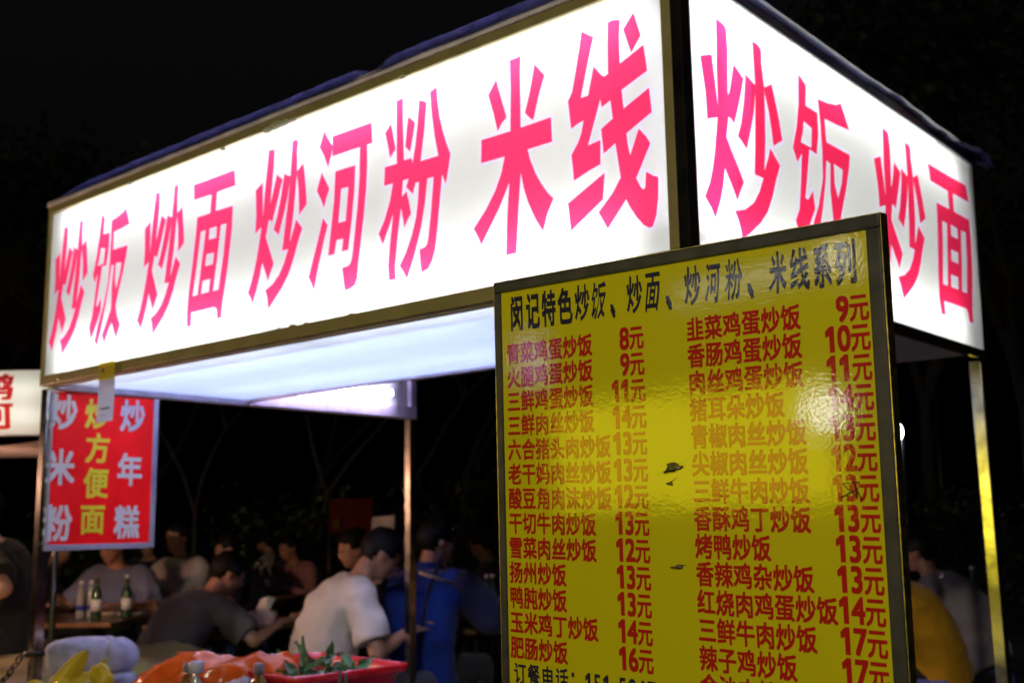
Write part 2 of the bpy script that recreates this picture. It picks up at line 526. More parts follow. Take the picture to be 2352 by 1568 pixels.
# ceiling film under the front box, and the lit space behind it
m = MB()
m.box((-L + .03, .014, ZB + .012), (-.31, .87, ZB + .015))
st(m, 'ceiling_film', M_lining)
m = MB()
m.box((-L + .006, .868, ZB + .002), (-.30, .90, ZB + .034), bev=.002)
m.box((-L + .006, .016, ZB - .004), (-.02, .034, ZB + .011))
m.box((-L - .002, .036, ZB - .010), (-L + .040, 1.89, ZB + .052), bev=.004)
m.box((-L - .002, 1.862, ZB + .052), (-L + .030, 1.895, ZT - .016), bev=.003)
m.box((-.03, 1.862, ZB + .012), (-.012, 1.884, ZT - .03))
st(m, 'roof_beam', M_lav)
tube_light((-2.6, .27, ZB + .19), (-.75, .27, ZB + .19), mt=M_ctube)
tube_light((-2.6, .66, ZB + .13), (-.75, .64, ZB + .19), mt=M_ctube)
tube_light((-L + .05, .93, ZB + .105), (-L + .05, 1.70, ZB + .105), r=.015, mt=emis('end tube', (0.70, 0.64, 1.0), 120))

# plastic sheet over the roof
random.seed(11)


def roof(u, v):
    x = -L - .03 + u * (L + .075)
    y = -.022 + v * (W + .10)
    du = min(u, 1 - u) * (L + .075)
    e = min((v) * 2.0, 1.0)
    z = ZT + .006 + .033 * min(1, (du / .30)) ** .6
    z += (.010 * noise.noise((x * 2.3, y * 2.1, 1)) + .008 * noise.noise((x * 7, y * 8, 4))) * min(1, y * 6 + .12)
    z -= .022 * math.exp(-((x + .98) / .045) ** 2) * math.exp(-max(0, y) * 9)
    if v < .012: z = ZT - .004 + .004 * noise.noise((x * 6, 0, 2))
    if u > .985: z = ZT - .006 + .010 * max(0, noise.noise((y * 3, 3, 2)))
    if u > .9 and v > .5:
        z += (.014 * abs(noise.noise((y * 5.5, x * 3, 7)))) * (u - .9) * 10
    if v > .97: z -= .03
    if u > .97 and v > .9: x += .02
    if x < -L + .01: z = min(z, ZT + .006)
    return Vector((x, y, z))


m = MB()
m.grid(roof, 120, 80)
st(m, 'roof_sheet', M_tarp)

# posts, counter, body
def post(x, y, z1=ZB - .01):
    m = MB()
    m.box((x - .020, y - .020, .0), (x + .020, y + .020, z1), bev=.004)
    m.box((x - .032, y - .032, .0), (x + .032, y + .032, .02), bev=.003)
    st(m, 'post', M_steel)


m = MB()
m.tube([(-L + .044, 1.845, .93), (-L + .058, 1.845, .93)], .011, 6)
st(m, 'bolt', M_steel)
post(-L + .012, .020)
post(-.030, .010, 1.79)
post(-L + .022, 1.86)
post(-.024, 1.852, 1.79)
M_counter = mat('steel counter', (0.42, 0.41, 0.40), 0.35, 0.9, var=0.2, vscale=6, bump=.0006, bscale=90)
m = MB()
m.box((-L + .034, -.16, .712), (-.055, .74, .74), bev=.004)
m.box((-.55, .7405, .712), (-.055, 1.83, .74), bev=.004)
st(m, 'counter_top', M_counter)
m = MB()
m.box((-L + .05, -.08, .22), (-.07, .66, .711))
m.box((-.50, .661, .22), (-.07, 1.78, .711))
st(m, 'cart_body', M_dark)
for wx, wy in ((-2.3, -.02), (-2.3, .6), (-.6, -.02), (-.6, .6)):
    m = MB()
    m.tube([(wx, wy - .022, .11), (wx, wy + .022, .11)], .11, 20)
    m.box((wx - .02, wy - .035, .11), (wx + .02, wy + .035, .219))
    st(m, 'wheel', M_dark)

# ------------------------------------------------------------------ red panel hanging inside the left end
M_redboard = mat('red printed panel', (0.70, 0.005, 0.006), 0.45, 0, 0, var=0.06, bump=.0005, bscale=40, spec=.08)
M_ink_w = mat('white printed letters', (0.80, 0.78, 0.86), 0.4, var=0)
M_ink_y = mat('yellow printed letters', (0.72, 0.62, 0.02), 0.4, var=0)
hp = thing('hanging_panel', 'red panel with white and yellow characters hung inside the stall by the left post', 'menu panel', (-2.729, .022, 1.215))
PW, PH = .432, .572
m = MB()
m.box((-.012, .0, .0), (0, PW, PH))
m.build('panel', M_redboard, hp)
m = MB()
m.box((-.016, PW - .017, 0), (.005, PW + .004, PH + .002), bev=.002)
m.box((-.016, -.004, -.004), (.005, PW - .0175, .017), bev=.002)
m.box((-.016, -.004, .0175), (.005, .004, PH + .002), bev=.002)
m.build('frame', mat('violet grey aluminium', (0.52, 0.50, 0.66), 0.35, 0.4, var=.08), hp)
bmw, bmy = bmesh.new(), bmesh.new()
put = lambda x, y, k: Vector((.001 + .00008 * k, x, y))
for ch, cy, cz in (('炒', .046, .50), ('米', .045, .298), ('粉', .044, .096)):
    print_char(bmw, ch, cy - .058, cz - .052, .112, .136, put, .028)
for ch, cy, cz in (('炒', .328, .502), ('年', .324, .295), ('糕', .320, .096)):
    print_char(bmw, ch, cy - .056, cz - .048, .108, .128, put, .028)
for ch, cy, cz in (('炒', .180, .498), ('方', .187, .370), ('便', .186, .240), ('面', .178, .107)):
    print_char(bmy, ch, cy - .052, cz - .042, .102, .116, put, .028)
for b, mm, lb in ((bmw, M_ink_w, 'white characters'), (bmy, M_ink_y, 'yellow characters')):
    me = bpy.data.meshes.new('lettering')
    b.to_mesh(me)
    b.free()
    tag(link('lettering', me, mm, hp), lb)
m = MB()
for z in (.02, .46):
    m = MB()
    m.tube([(.0, -.035, z), (.012, -.005, z + .003), (.004, .02, z)], .0016, 6)
    m.build('wire', M_steel, hp)

# ------------------------------------------------------------------ card hanging from the front frame
M_paper = mat('white card', (0.78, 0.75, 0.80), 0.5, var=.05, trans=.7)
M_ycard = mat('yellow card', (0.75, 0.58, 0.03), 0.4, var=.08, trans=.4)
M_ink = mat('grey print', (0.10, 0.10, 0.12), 0.5, var=0)
M_blueink = mat('blue print', (0.10, 0.35, 0.6), 0.5, var=0)
tg = thing('payment_card', 'small white card with a yellow top clipped to the lower edge of the long sign', 'card', (-2.287, -.016, 1.845))


def card(u, v):
    return Vector((-.052 + .104 * u + .022 * v, -.002 - .020 * v * v * 0.6, -.205 * v + .0 * u))


m = MB()
m.grid(lambda u, v: card(u, .30 + .70 * v), 6, 12, 0)
m.build('card', M_paper, tg, norm=False)
m = MB()
m.grid(lambda u, v: card(u, .30 * v) + Vector((0, -.001, 0)), 6, 6, 0)
m.build('card_head', M_ycard, tg, norm=False)
m = MB()
for (u0, u1, v0, v1) in ((.22, .36, .10, .17), (.22, .80, .765, .80), (.2, .55, .885, .893)):
    m.quad([card(u0, v0) + Vector((0, -.0025, 0)), card(u1, v0) + Vector((0, -.0025, 0)), card(u1, v1) + Vector((0, -.0025, 0)), card(u0, v1) + Vector((0, -.0025, 0))])
m.build('print', M_ink, tg, norm=False)

# ------------------------------------------------------------------ yellow price board
def laminated(name, color):
    mm = bpy.data.materials.new(name)
    mm.use_nodes = True
    n, l = nodes(mm)
    p = n['Principled BSDF']
    p.inputs['Base Color'].default_value = (*color, 1)
    p.inputs['Roughness'].default_value = 0.5
    p.inputs['Specular IOR Level'].default_value = 0.2
    p.inputs['Coat Weight'].default_value = 1.0
    p.inputs['Coat Roughness'].default_value = 0.055
    p.inputs['Coat IOR'].default_value = 1.55
    tc = n.new('ShaderNodeTexCoord')
    a = n.new('ShaderNodeTexNoise'); a.inputs['Scale'].default_value = 210; a.inputs['Detail'].default_value = 3
    b = n.new('ShaderNodeTexNoise'); b.inputs['Scale'].default_value = 6.5; b.inputs['Detail'].default_value = 3
    c = n.new('ShaderNodeTexVoronoi'); c.inputs['Scale'].default_value = 75
    for t in (a, b, c):
        l.new(tc.outputs['Object'], t.inputs['Vector'])
    mx = n.new('ShaderNodeMath'); mx.operation = 'MULTIPLY_ADD'
    l.new(b.outputs['Fac'], mx.inputs[0]); mx.inputs[1].default_value = 2.6
    ma = n.new('ShaderNodeMath'); ma.operation = 'MULTIPLY'; ma.inputs[1].default_value = .42
    l.new(a.outputs['Fac'], ma.inputs[0]); l.new(ma.outputs[0], mx.inputs[2])
    m2 = n.new('ShaderNodeMath'); m2.operation = 'MULTIPLY_ADD'
    l.new(c.outputs['Distance'], m2.inputs[0]); m2.inputs[1].default_value = -.16
    l.new(mx.outputs[0], m2.inputs[2])
    bp = n.new('ShaderNodeBump'); bp.inputs['Strength'].default_value = 1.0; bp.inputs['Distance'].default_value = 0.00019
    l.new(m2.outputs[0], bp.inputs['Height'])
    l.new(bp.outputs[0], p.inputs['Coat Normal'])
    return mm


M_by = laminated('yellow laminate', (0.66, 0.575, 0.003))
M_br = laminated('red print on laminate', (0.50, 0.007, 0.006))
M_bb = laminated('blue black print on laminate', (0.018, 0.014, 0.04))
M_alu = mat('grey aluminium edging', (0.065, 0.058, 0.066), 0.42, 0.3, var=.2, vscale=25, bump=.0004, bscale=120)
BR = Matrix(((0.99885, 0.04118, 0.02442), (-0.04023, 0.99845, -0.03853), (-0.02597, 0.03750, 0.99896)))
bd = thing('price_board', 'yellow laminated price board in a grey frame with red dish names and prices', 'menu board', (.0241, -.6442, 1.6623))
bd.rotation_euler = BR.normalized().to_euler()
BW, BH = .65, .93
m = MB()
m.box((.008, .0, -BH + .008), (BW - .008, .014, -.008))
m.build('panel', M_by, bd)
m = MB()
m.box((0, -.004, -.0165), (BW, .017, 0), bev=.0022)
m.box((0, -.004, -BH), (BW, .017, -BH + .0165), bev=.0022)
m.box((0, -.0035, -BH + .0165), (.013, .0165, -.0165), bev=.0022)
m.box((BW - .0185, -.0035, -BH + .0165), (BW, .0165, -.0165), bev=.0022)
m.build('frame', M_alu, bd)
m = MB()
m.box((-.0016, -.002, -BH), (-.0003, .0165, .0013))
m.box((-.0003, -.002, .0003), (BW + .0003, .0165, .0014))
m.box((BW + .0003, -.002, -BH), (BW + .0016, .0165, .0014))
m.build('edge_strip', mat('bright metal edge', (0.85, 0.70, 0.22), 0.3, 1.0, var=.3, vscale=60), bd)
for sx in (.04, BW - .04):
    m = MB()
    m.box((sx - .014, .0175, -1.655), (sx + .014, .045, -.10), bev=.003)
    m.build('leg', M_alu, bd)
rows_l = ['青菜鸡蛋炒饭|8', '火腿鸡蛋炒饭|9', '三鲜鸡蛋炒饭|11', '三鲜肉丝炒饭|14', '六合猪头肉炒饭|13', '老干妈肉丝炒饭|13', '酸豆角肉沫炒饭|12', '干切牛肉炒饭|13', '雪菜肉丝炒饭|12', '扬州炒饭|13', '鸭肫炒饭|13', '玉米鸡丁炒饭|14', '肥肠炒饭|16']
rows_r = ['韭菜鸡蛋炒饭|9', '香肠鸡蛋炒饭|10', '肉丝鸡蛋炒饭|11', '猪耳朵炒饭|14', '青椒肉丝炒饭|13', '尖椒肉丝炒饭|12', '三鲜牛肉炒饭|13', '香酥鸡丁炒饭|13', '烤鸭炒饭|13', '香辣鸡杂炒饭|13', '红烧肉鸡蛋炒饭|14', '三鲜牛肉炒饭|17', '辣子鸡炒饭|17', '金沙肉炒饭|17']
bmr, bmk = bmesh.new(), bmesh.new()
bput = lambda x, y, k: Vector((x, -.0003 - .00005 * k, y))


def row(text, u, v, pitch=.0291, price_end=None):
    nm, pr = text.split('|')
    pt = pitch if len(nm) < 7 else .0292
    for i, ch in enumerate(nm):
        print_char(bmr, ch, u + i * pt - .0012, -v - .0145 + .0, .0288, .0345, bput, .027)
    x = price_end - .0248
    print_char(bmr, '元', x - .0012, -v - .0127, .0265, .0365, bput, .027)
    for ch in reversed(pr):
        x -= .0172
        print_char(bmr, ch, x - .0012, -v - .0140, .0355, .0440, bput, .030)


for i, t in enumerate(rows_l):
    row(t, .0235 - .0005 * i, .1155 + .0377 * i, price_end=.2900 - .0003 * i)
for i, t in enumerate(rows_r):
    row(t, .3640 - .0001 * i, .1120 + .0367 * i, price_end=.6286 - .0002 * i)
traced = {'炒': 'chao', '饭': 'fan', '面': 'mian', '河': 'he', '粉': 'fen', '米': 'mi', '线': 'xian'}
hdr = [('闵', .0337, .0585), ('记', .0662, .0942), ('特', .099, .1271), ('色', .1317, .1601), ('炒', .1646, .1939), ('饭', .1966, .2259), ('、', .2327, .241), ('炒', .2622, .2908), ('面', .2949, .3227), ('、', .3313, .3404), ('炒', .3621, .3897), ('河', .3954, .4216), ('粉', .4274, .455), ('、', .4623, .4708), ('米', .4934, .5201), ('线', .5247, .5528), ('系', .5584, .5824), ('列', .5878, .6153)]
hk = 0
for ch, u0, u1 in hdr:
    if ch in traced:
        ps, hs = GLYPH[traced[ch]]
        pts = [q for g in ps for q in g]
        mx, my = max(q[0] for q in pts), max(q[1] for q in pts)
        sx, sy = (u1 - u0) / mx, .0560 / my
        co, fc, kd = [], [], []
        for g, k in [(ccw(g), 2) for g in ps] + [(ccw(g), 3) for g in hs]:
            fc.append(list(range(len(co), len(co) + len(g))))
            kd.append(k)
            co += [Vector((q[0] * sx + u0, q[1] * sy - .081)) for q in g]
        vo, ed, fo, ov, oe, of = delaunay_2d_cdt(co, [], fc, 1, 1e-7)
        nv = [bmk.verts.new(bput(v.x, v.y, 0)) for v in vo]
        for f, src in zip(fo, of):
            if any(kd[i] == 3 for i in src): continue
            try: bmk.faces.new([nv[i] for i in f])
            except ValueError: pass
    else:
        vs, fs = raw_char(ch)
        x0, x1 = min(v.x for v in vs) - .02, max(v.x for v in vs) + .02
        y0, y1 = min(v.y for v in vs) - .02, max(v.y for v in vs) + .02
        if ch == '、':
            sx, sy, yb = (u1 - u0) / (x1 - x0), .060, -.0815
            print_char(bmk, ch, u0 - x0 * sx, yb - y0 * sy, sx, sy, bput, .05)
        else:
            sx, sy = (u1 - u0) / (x1 - x0), .0555 / (y1 - y0)
            print_char(bmk, ch, u0 - x0 * sx, -.081 - y0 * sy, sx, sy, bput, .030)
x = .0225
for ch in '订餐电话':
    print_char(bmk, ch, x, -.6205, .0255, .0335, bput, .022)
    x += .0280
for ch, xx in zip('：15150671', (.133, .1625, .1785, .1955, .2240, .2410, .2580, .2740, .3010)):
    print_char(bmk, ch, xx, -.6215, .030, .040, bput, .015)
for b, mm, lb in ((bmr, M_br, 'red dish names and prices'), (bmk, M_bb, 'blue black heading')):
    me = bpy.data.meshes.new('lettering')
    b.to_mesh(me)
    b.free()
    tag(link('lettering', me, mm, bd), lb)
# torn laminate, cable ties and a scribble
random.seed(5)
m = MB()


def rip(cx, cz, rx, rz, n, tip):
    pts = []
    for i in range(n):
        a = 2 * math.pi * i / n
        r = .7 + .45 * random.random()
        pts.append((cx + rx * r * math.cos(a), -.0009, cz + rz * r * math.sin(a)))
    m.quad(pts)
    for tx, tz in tip:
        m.quad([(cx - .004, -.0009, cz), (cx + .004, -.0009, cz + .003), (cx + tx, -.0009, cz + tz)])


rip(.331, -.301, .012, .0065, 13, [(.050, .020), (.034, .013), (-.038, -.015)])
rip(.335, -.4355, .008, .0035, 8, [(.014, .002), (-.016, -.002)])
rip(.325, -.3235, .007, .003, 7, [(.016, .010)])
m.build('torn_patch', mat('exposed backing', (0.20, 0.15, 0.015), 0.6, var=.4, vscale=200), bd, norm=False)
m = MB()
m.tube([(.318, -.002, -.308), (.327, -.006, -.304), (.340, -.005, -.303), (.348, -.001, -.300)], .0016, 6)
m.tube([(.322, -.001, -.437), (.332, -.004, -.436), (.342, -.001, -.4355)], .0012, 6)
m.build('cable_tie', mat('dull wire', (.25, .22, .2), .35, .8), bd)
m = MB()
sc_pts = [(.578, -.343), (.600, -.3325), (.604, -.324), (.581, -.3255), (.600, -.343), (.597, -.326), (.605, -.346)]
m.tube([(a, -.0012, b) for a, b in sc_pts], .0006, 5)
m.build('pen_scribble', M_bb, bd)


# ------------------------------------------------------------------ people
M_skin = mat('skin', (0.46, 0.24, 0.16), 0.5, var=.10, vscale=30, bump=.0004, bscale=300)
M_skin2 = mat('tanned skin', (0.34, 0.16, 0.10), 0.5, var=.10, vscale=30)
M_hair = mat('black hair', (0.007, 0.006, 0.006), 0.6, var=.3, vscale=90, bump=.004, bscale=110, spec=.2)
M_eye = mat('dark eyes', (0.02, 0.015, 0.012), 0.2, var=0)


def cloth(name, c, **k):
    return mat(name, c, .85, 0, 0, var=k.get('var', .10), vscale=k.get('vs', 5), bump=.006, bscale=13, spec=.2, sheen=.15)


def cap(bm, a, b, ra, rb, seg=12, fl=1.0):
    """Tapered limb piece with round ends."""
    a, b = Vector(a), Vector(b)
    d = (b - a)
    ln = d.length or 1e-4
    d = d / ln
    up = d.orthogonal().normalized()
    sd = d.cross(up)
    prof = []
    for k in range(5):
        t = math.pi / 2 * (1 - k / 4)
        prof.append((a - d * ra * math.sin(t), ra * math.cos(t)))
    for k in range(5):
        t = math.pi / 2 * k / 4
        prof.append((b + d * rb * math.sin(t), rb * math.cos(t)))
    rg = []
    for c, r in prof:
        r = max(r, ra * .05)
        rg.append([bm.verts.new(c + (up * math.cos(2 * math.pi * i / seg) + sd * math.sin(2 * math.pi * i / seg) * fl) * r) for i in range(seg)])
    for i in range(len(rg) - 1):
        for k in range(seg):
            bm.faces.new((rg[i][k], rg[i][(k + 1) % seg], rg[i + 1][(k + 1) % seg], rg[i + 1][k]))
    bm.faces.new(rg[0][::-1])
    bm.faces.new(rg[-1])


def loft(bm, rings, seg=20):
    rg = []
    for c, rx, ry, X, Y in rings:
        rg.append([bm.verts.new(c + X * rx * math.cos(2 * math.pi * i / seg) + Y * ry * math.sin(2 * math.pi * i / seg)) for i in range(seg)])
    for i in range(len(rg) - 1):
        for k in range(seg):
            bm.faces.new((rg[i][k], rg[i][(k + 1) % seg], rg[i + 1][(k + 1) % seg], rg[i + 1][k]))
    bm.faces.new(rg[0][::-1])
    bm.faces.new(rg[-1])


def melt(bm, vox, smooth=5, wrinkle=0.0, seed=0.0):
    me = bpy.data.meshes.new('melt')
    bmesh.ops.recalc_face_normals(bm, faces=bm.faces)
    bm.to_mesh(me)
    bm.free()
    out = evaluated(me, [('REMESH', dict(mode='VOXEL', voxel_size=vox, use_smooth_shade=True)), ('SMOOTH', dict(iterations=smooth, factor=.5))])
    if wrinkle:
        for v in out.vertices:
            q = v.co
            t = noise.noise(Vector((q.x * 6 + seed, q.y * 6 + q.z * 5, q.z * 13))) + .9 * (.4 - abs(noise.noise(Vector((q.x * 9 + q.z * 9 + seed, q.y * 9, q.z * 15 - q.x * 6))))) + .4 * noise.noise(Vector((q.x * 21 + seed, q.y * 21, q.z * 26)))
            v.co = q + v.normal * (t * wrinkle)
    for p in out.polygons:
        p.use_smooth = True
    bpy.data.meshes.remove(me)
    return out


def elbow(sh, ha, l1, l2, bend):
    d = ha - sh
    D = min(d.length, (l1 + l2) * .985)
    dn = d.normalized()
    a = (l1 * l1 - l2 * l2 + D * D) / (2 * D)
    h = math.sqrt(max(l1 * l1 - a * a, 0))
    b = (bend - dn * bend.dot(dn)).normalized()
    return sh + dn * a + b * h, sh + dn * D


def person(label, pos, yaw, shirt, group=None, lean=20, side=0, hp=0, hy=0, hr=0, hands=((-.16, .42, .74), (.16, .42, .74)), skin=None, trousers=None, vox=.014, scale=1.0, long_sleeve=False, hair=0.014, collar=None, seat=.45, fine=True, sleeve=None):
    skin = skin or M_skin
    root = thing('person', label, 'person', pos, yaw, group)
    root.scale = (scale,) * 3
    z0 = seat + .07
    P = Vector((0, 0, z0))
    sp = (Matrix.Rotation(R(side), 3, 'Y') @ Matrix.Rotation(-R(lean), 3, 'X')) @ Vector((0, 0, 1))
    X = Vector((1, 0, 0)); X = (X - sp * X.dot(sp)).normalized()
    Y = sp.cross(X)
    curve = lambda t: P + sp * t + Y * (-.055 * math.sin(min(t / .5, 1) * math.pi)) + Vector((0, 0, -.02)) * (t / .5)
    # torso rings: height, half width, half depth
    TR = [(-.05, .165, .125), (.0, .17, .13), (.10, .155, .115), (.22, .160, .112), (.34, .185, .115), (.43, .190, .100), (.475, .150, .080), (.505, .075, .065)]
    top = curve(.49)
    HR = Matrix.Rotation(R(hy), 3, 'Z') @ Matrix.Rotation(R(hr), 3, 'Y') @ Matrix.Rotation(-R(hp), 3, 'X')
    hx, hyv, hz = HR @ Vector((1, 0, 0)), HR @ Vector((0, 1, 0)), HR @ Vector((0, 0, 1))
    neck_dir = (sp * .5 + hz * .5).normalized()
    hc = top + neck_dir * .068 + hz * .092 + hyv * .030
    lc = lambda x, y, z: hc + hx * x + hyv * y + hz * z
    bm = bmesh.new()
    loft(bm, [(curve(t), a * .93, b * .92, X, Y) for t, a, b in TR])
    cap(bm, top - sp * .03, lc(0, -.022, -.055), .058, .052)
    # head: skull, face, jaw, nose, ears, lips, brow
    def he(c, r):
        rr = bmesh.ops.create_uvsphere(bm, u_segments=20, v_segments=14, radius=1)
        for v in rr['verts']:
            v.co = lc(c[0] + v.co.x * r[0], c[1] + v.co.y * r[1], c[2] + v.co.z * r[2])
    he((0, -.012, .025), (.074, .092, .084))
    he((0, .026, -.020), (.062, .062, .080))
    he((0, .045, -.078), (.036, .036, .030))
    if fine:
        he((0, .094, -.022), (.013, .017, .014)); cap(bm, lc(0, .086, .012), lc(0, .098, -.018), .008, .011, 8)
        he((.076, -.010, -.012), (.010, .018, .030)); he((-.076, -.010, -.012), (.010, .018, .030))
        he((0, .080, -.055), (.022, .010, .008)); he((0, .074, .024), (.050, .016, .010))
    arms = []
    for s, h in ((-1, hands[0]), (1, hands[1])):
        sh = curve(.435) + X * s * .185
        ha = Vector(h)
        el, wr = elbow(sh, ha, .285, .25, Vector((s * .7, -.35, -.8)))
        arms.append((s, sh, el, wr))
        cap(bm, sh, el, .047, .038)
        cap(bm, el, wr, .039, .026)
        d = (wr - el).normalized()
        d = (d * .75 + Vector((-s * .18, .55, -.05))).normalized()
        sd = d.cross(Vector((0, 0, 1))).normalized() * s   # thumb side is inward
        upv = sd.cross(d).normalized()
        pm = wr + d * .052
        cap(bm, wr + d * .012, wr + d * .075, .024, .031, 12, .5) if False else None
        rr = bmesh.ops.create_uvsphere(bm, u_segments=12, v_segments=8, radius=1)
        for v in rr['verts']:
            v.co = pm + d * v.co.y * .052 + sd * v.co.x * .040 + upv * v.co.z * .017
        dn = Vector((0, 0, -1))
        for k, (o, ln) in enumerate(((-.030, .055), (-.010, .068), (.011, .072), (.031, .064))):
            b0 = pm + d * .040 - sd * o
            dd = (d + sd * (-o * 3.2)).normalized()
            b1 = b0 + dd * ln * .5
            b2 = b1 + (dd * .8 + dn * .55).normalized() * ln * .5
            cap(bm, b0, b1, .0092, .0085, 8)
            cap(bm, b1, b2, .0085, .0070, 8)
        t0 = wr + d * .022 - sd * .026
        t1 = t0 + (d * .7 - sd * .75).normalized() * .036
        t2 = t1 + (d * .95 - sd * .25 + dn * .2).normalized() * .03
        cap(bm, t0, t1, .0115, .0100, 8)
        cap(bm, t1, t2, .0100, .0078, 8)
    legs = []
    for s in (-1, 1):
        hip = Vector((s * .085, .02, z0 - .015))
        kn = Vector((s * .14, .43, seat + .04))
        an = Vector((s * .13, .40, .085))
        legs.append((hip, kn, an))
        cap(bm, hip, kn, .078, .055)
        cap(bm, kn, an, .054, .036)
        cap(bm, an + Vector((0, -.02, -.04)), an + Vector((0, .14, -.052)), .038, .030)
    link('body', melt(bm, vox, 4), skin, root)
    # shirt
    bm = bmesh.new()
    loft(bm, [(curve(t), a * 1.13 + .004, b * 1.22 + .006, X, Y) for t, a, b in [(-.09, .172, .135), (0, .172, .132), (.10, .168, .125), (.22, .168, .118), (.34, .186, .115), (.43, .186, .098), (.475, .142, .076)]] + [(curve(.50), .080, .072, X, Y)])
    for s, sh, el, wr in arms:
        if long_sleeve:
            cap(bm, sh - X * s * .03, sh.lerp(el, .3), .072, .066); cap(bm, sh.lerp(el, .3), el, .066, .052); cap(bm, el, el.lerp(wr, .93), .050, .036)
        else:
            cap(bm, sh - X * s * .03, sh.lerp(el, .2), .073, .073)
            ad = (el - sh).normalized(); au = ad.orthogonal().normalized(); aw = ad.cross(au)
            loft(bm, [(sh.lerp(el, t), r, r, au, aw) for t, r in ((0, .070), (.25, .074), (.5, .077), (.78, .083), (.80, .083))])
    o = link('shirt', melt(bm, vox, 3, .0095, pos[0] * 3.1), shirt, root)
    if sleeve:
        for s, sh, el, wr in arms:
            bm = bmesh.new()
            cap(bm, sh.lerp(el, .12), sh.lerp(el, .30), .085, .088); cap(bm, sh.lerp(el, .30), sh.lerp(el, .80), .088, .092)
            link('sleeve', melt(bm, vox, 3, .007, 1.0), sleeve, root)
    if collar:
        m = MB()
        m.grid(lambda u, v: curve(.49 + .028 * v) + X * math.cos(u * 2 * math.pi) * (.076 - .006 * v) + Y * math.sin(u * 2 * math.pi) * (.070 - .006 * v) + neck_dir * .012 * v, 20, 2, closed=True)
        m.build('collar', collar, root, norm=False)
    # trousers
    bm = bmesh.new()
    loft(bm, [(P + Vector((0, -.01, -.07)), .15, .14, X, Y), (P + Vector((0, 0, -.02)), .178, .15, X, Y), (P + sp * .06, .172, .135, X, Y)])
    for hip, kn, an in legs:
        cap(bm, hip, kn, .092, .070)
        cap(bm, kn, kn.lerp(an, .90), .070, .055)
    link('trousers', melt(bm, vox * 1.2, 3, .005, 2.0), trousers or M_denim, root)
    # hair
    bm = bmesh.new()
    rr = bmesh.ops.create_uvsphere(bm, u_segments=30, v_segments=20, radius=1)
    for v in rr['verts']:
        c = v.co.copy()
        face = c.y > .30 + .25 * abs(c.x) and c.z < .40 - .25 * abs(c.x)
        nape = c.z < (-.62 if c.y > -.1 else -.93)
        ear = abs(c.x) > .60 and c.z < -.22 and c.y > -.22
        k = 1.0 if not (face or nape or ear) else 0.0
        g = (1.0 + (hair + .007 * noise.noise(c * 5 + Vector((pos[0], 0, 0)))) / .085) if k else .86
        v.co = lc(c.x * .075 * g, -.012 + c.y * .093 * g, .022 + c.z * .088 * (g if c.z > -.3 else min(g, 1.12)))
    for f in bm.faces: f.smooth = True
    me = bpy.data.meshes.new('hair')
    bm.to_mesh(me); bm.free()
    link('hair', me, M_hair, root)
    if fine:
        for s in (-1, 1):
            m = MB()
            m.ell(lc(s * .030, .083, .003), (.011, .006, .005), HR, 10, 6)
            m.build('eye', M_eye, root)
    return root


M_denim = cloth('dark trousers', (0.03, 0.032, 0.045))
M_plastic_blue = mat('blue stool plastic', (0.03, 0.06, 0.22), .4, var=.08)
M_plastic_red = mat('red stool plastic', (0.30, 0.02, 0.02), .4, var=.08)
stool0 = None


def stool(pos, yaw, label, color):
    global stool0
    root = thing('stool', label, 'stool', pos, yaw, 'plastic stools of the diners')
    m = MB()
    m.box((-.15, -.15, .42), (.15, .15, .448), bev=.008)
    m.build('seat', color, root)
    for sx in (-1, 1):
        for sy in (-1, 1):
            m = MB()
            m.tube([(sx * .12, sy * .12, .42), (sx * .16, sy * .16, .0)], [.022, .018], 8)
            m.build('leg', color, root)
    return root


def spot(px, d):
    q = at(px, 1300, d)
    return q.x, q.y


def seated(label, x, y, facing, shirt, stool_label=None, **k):
    """Person on a stool; facing is a horizontal direction."""
    yaw = math.atan2(-facing[0], facing[1])
    if stool_label is not None:
        stool((x, y, 0), yaw, stool_label, k.pop('stool_color', M_plastic_blue)).scale.z = k.get('seat', .45) / .45
    return person(label, (x, y, 0), yaw, shirt, 'diners at the folding tables', **k)


C_grey = cloth('grey T-shirt cloth', (0.135, 0.128, 0.135), var=.12)
C_white = cloth('white T-shirt cloth', (0.60, 0.55, 0.55), var=.05)
C_blue = cloth('blue jersey cloth', (0.007, 0.03, 0.22), var=.08)
C_navy = cloth('navy cloth', (0.012, 0.014, 0.04))
C_cream = cloth('cream shirt cloth', (0.70, 0.56, 0.40), var=.06)
C_pink = cloth('pink striped cloth', (0.50, 0.24, 0.26), var=.25, vs=40)
C_slate = cloth('pale blue shirt cloth', (0.19, 0.21, 0.37), var=.07)
C_black = cloth('black T-shirt cloth', (0.015, 0.014, 0.014))
C_yellow = cloth('yellow jacket cloth', (0.62, 0.30, 0.01), var=.10)
C_ash = cloth('ash grey shirt cloth', (0.34, 0.30, 0.31), var=.08)

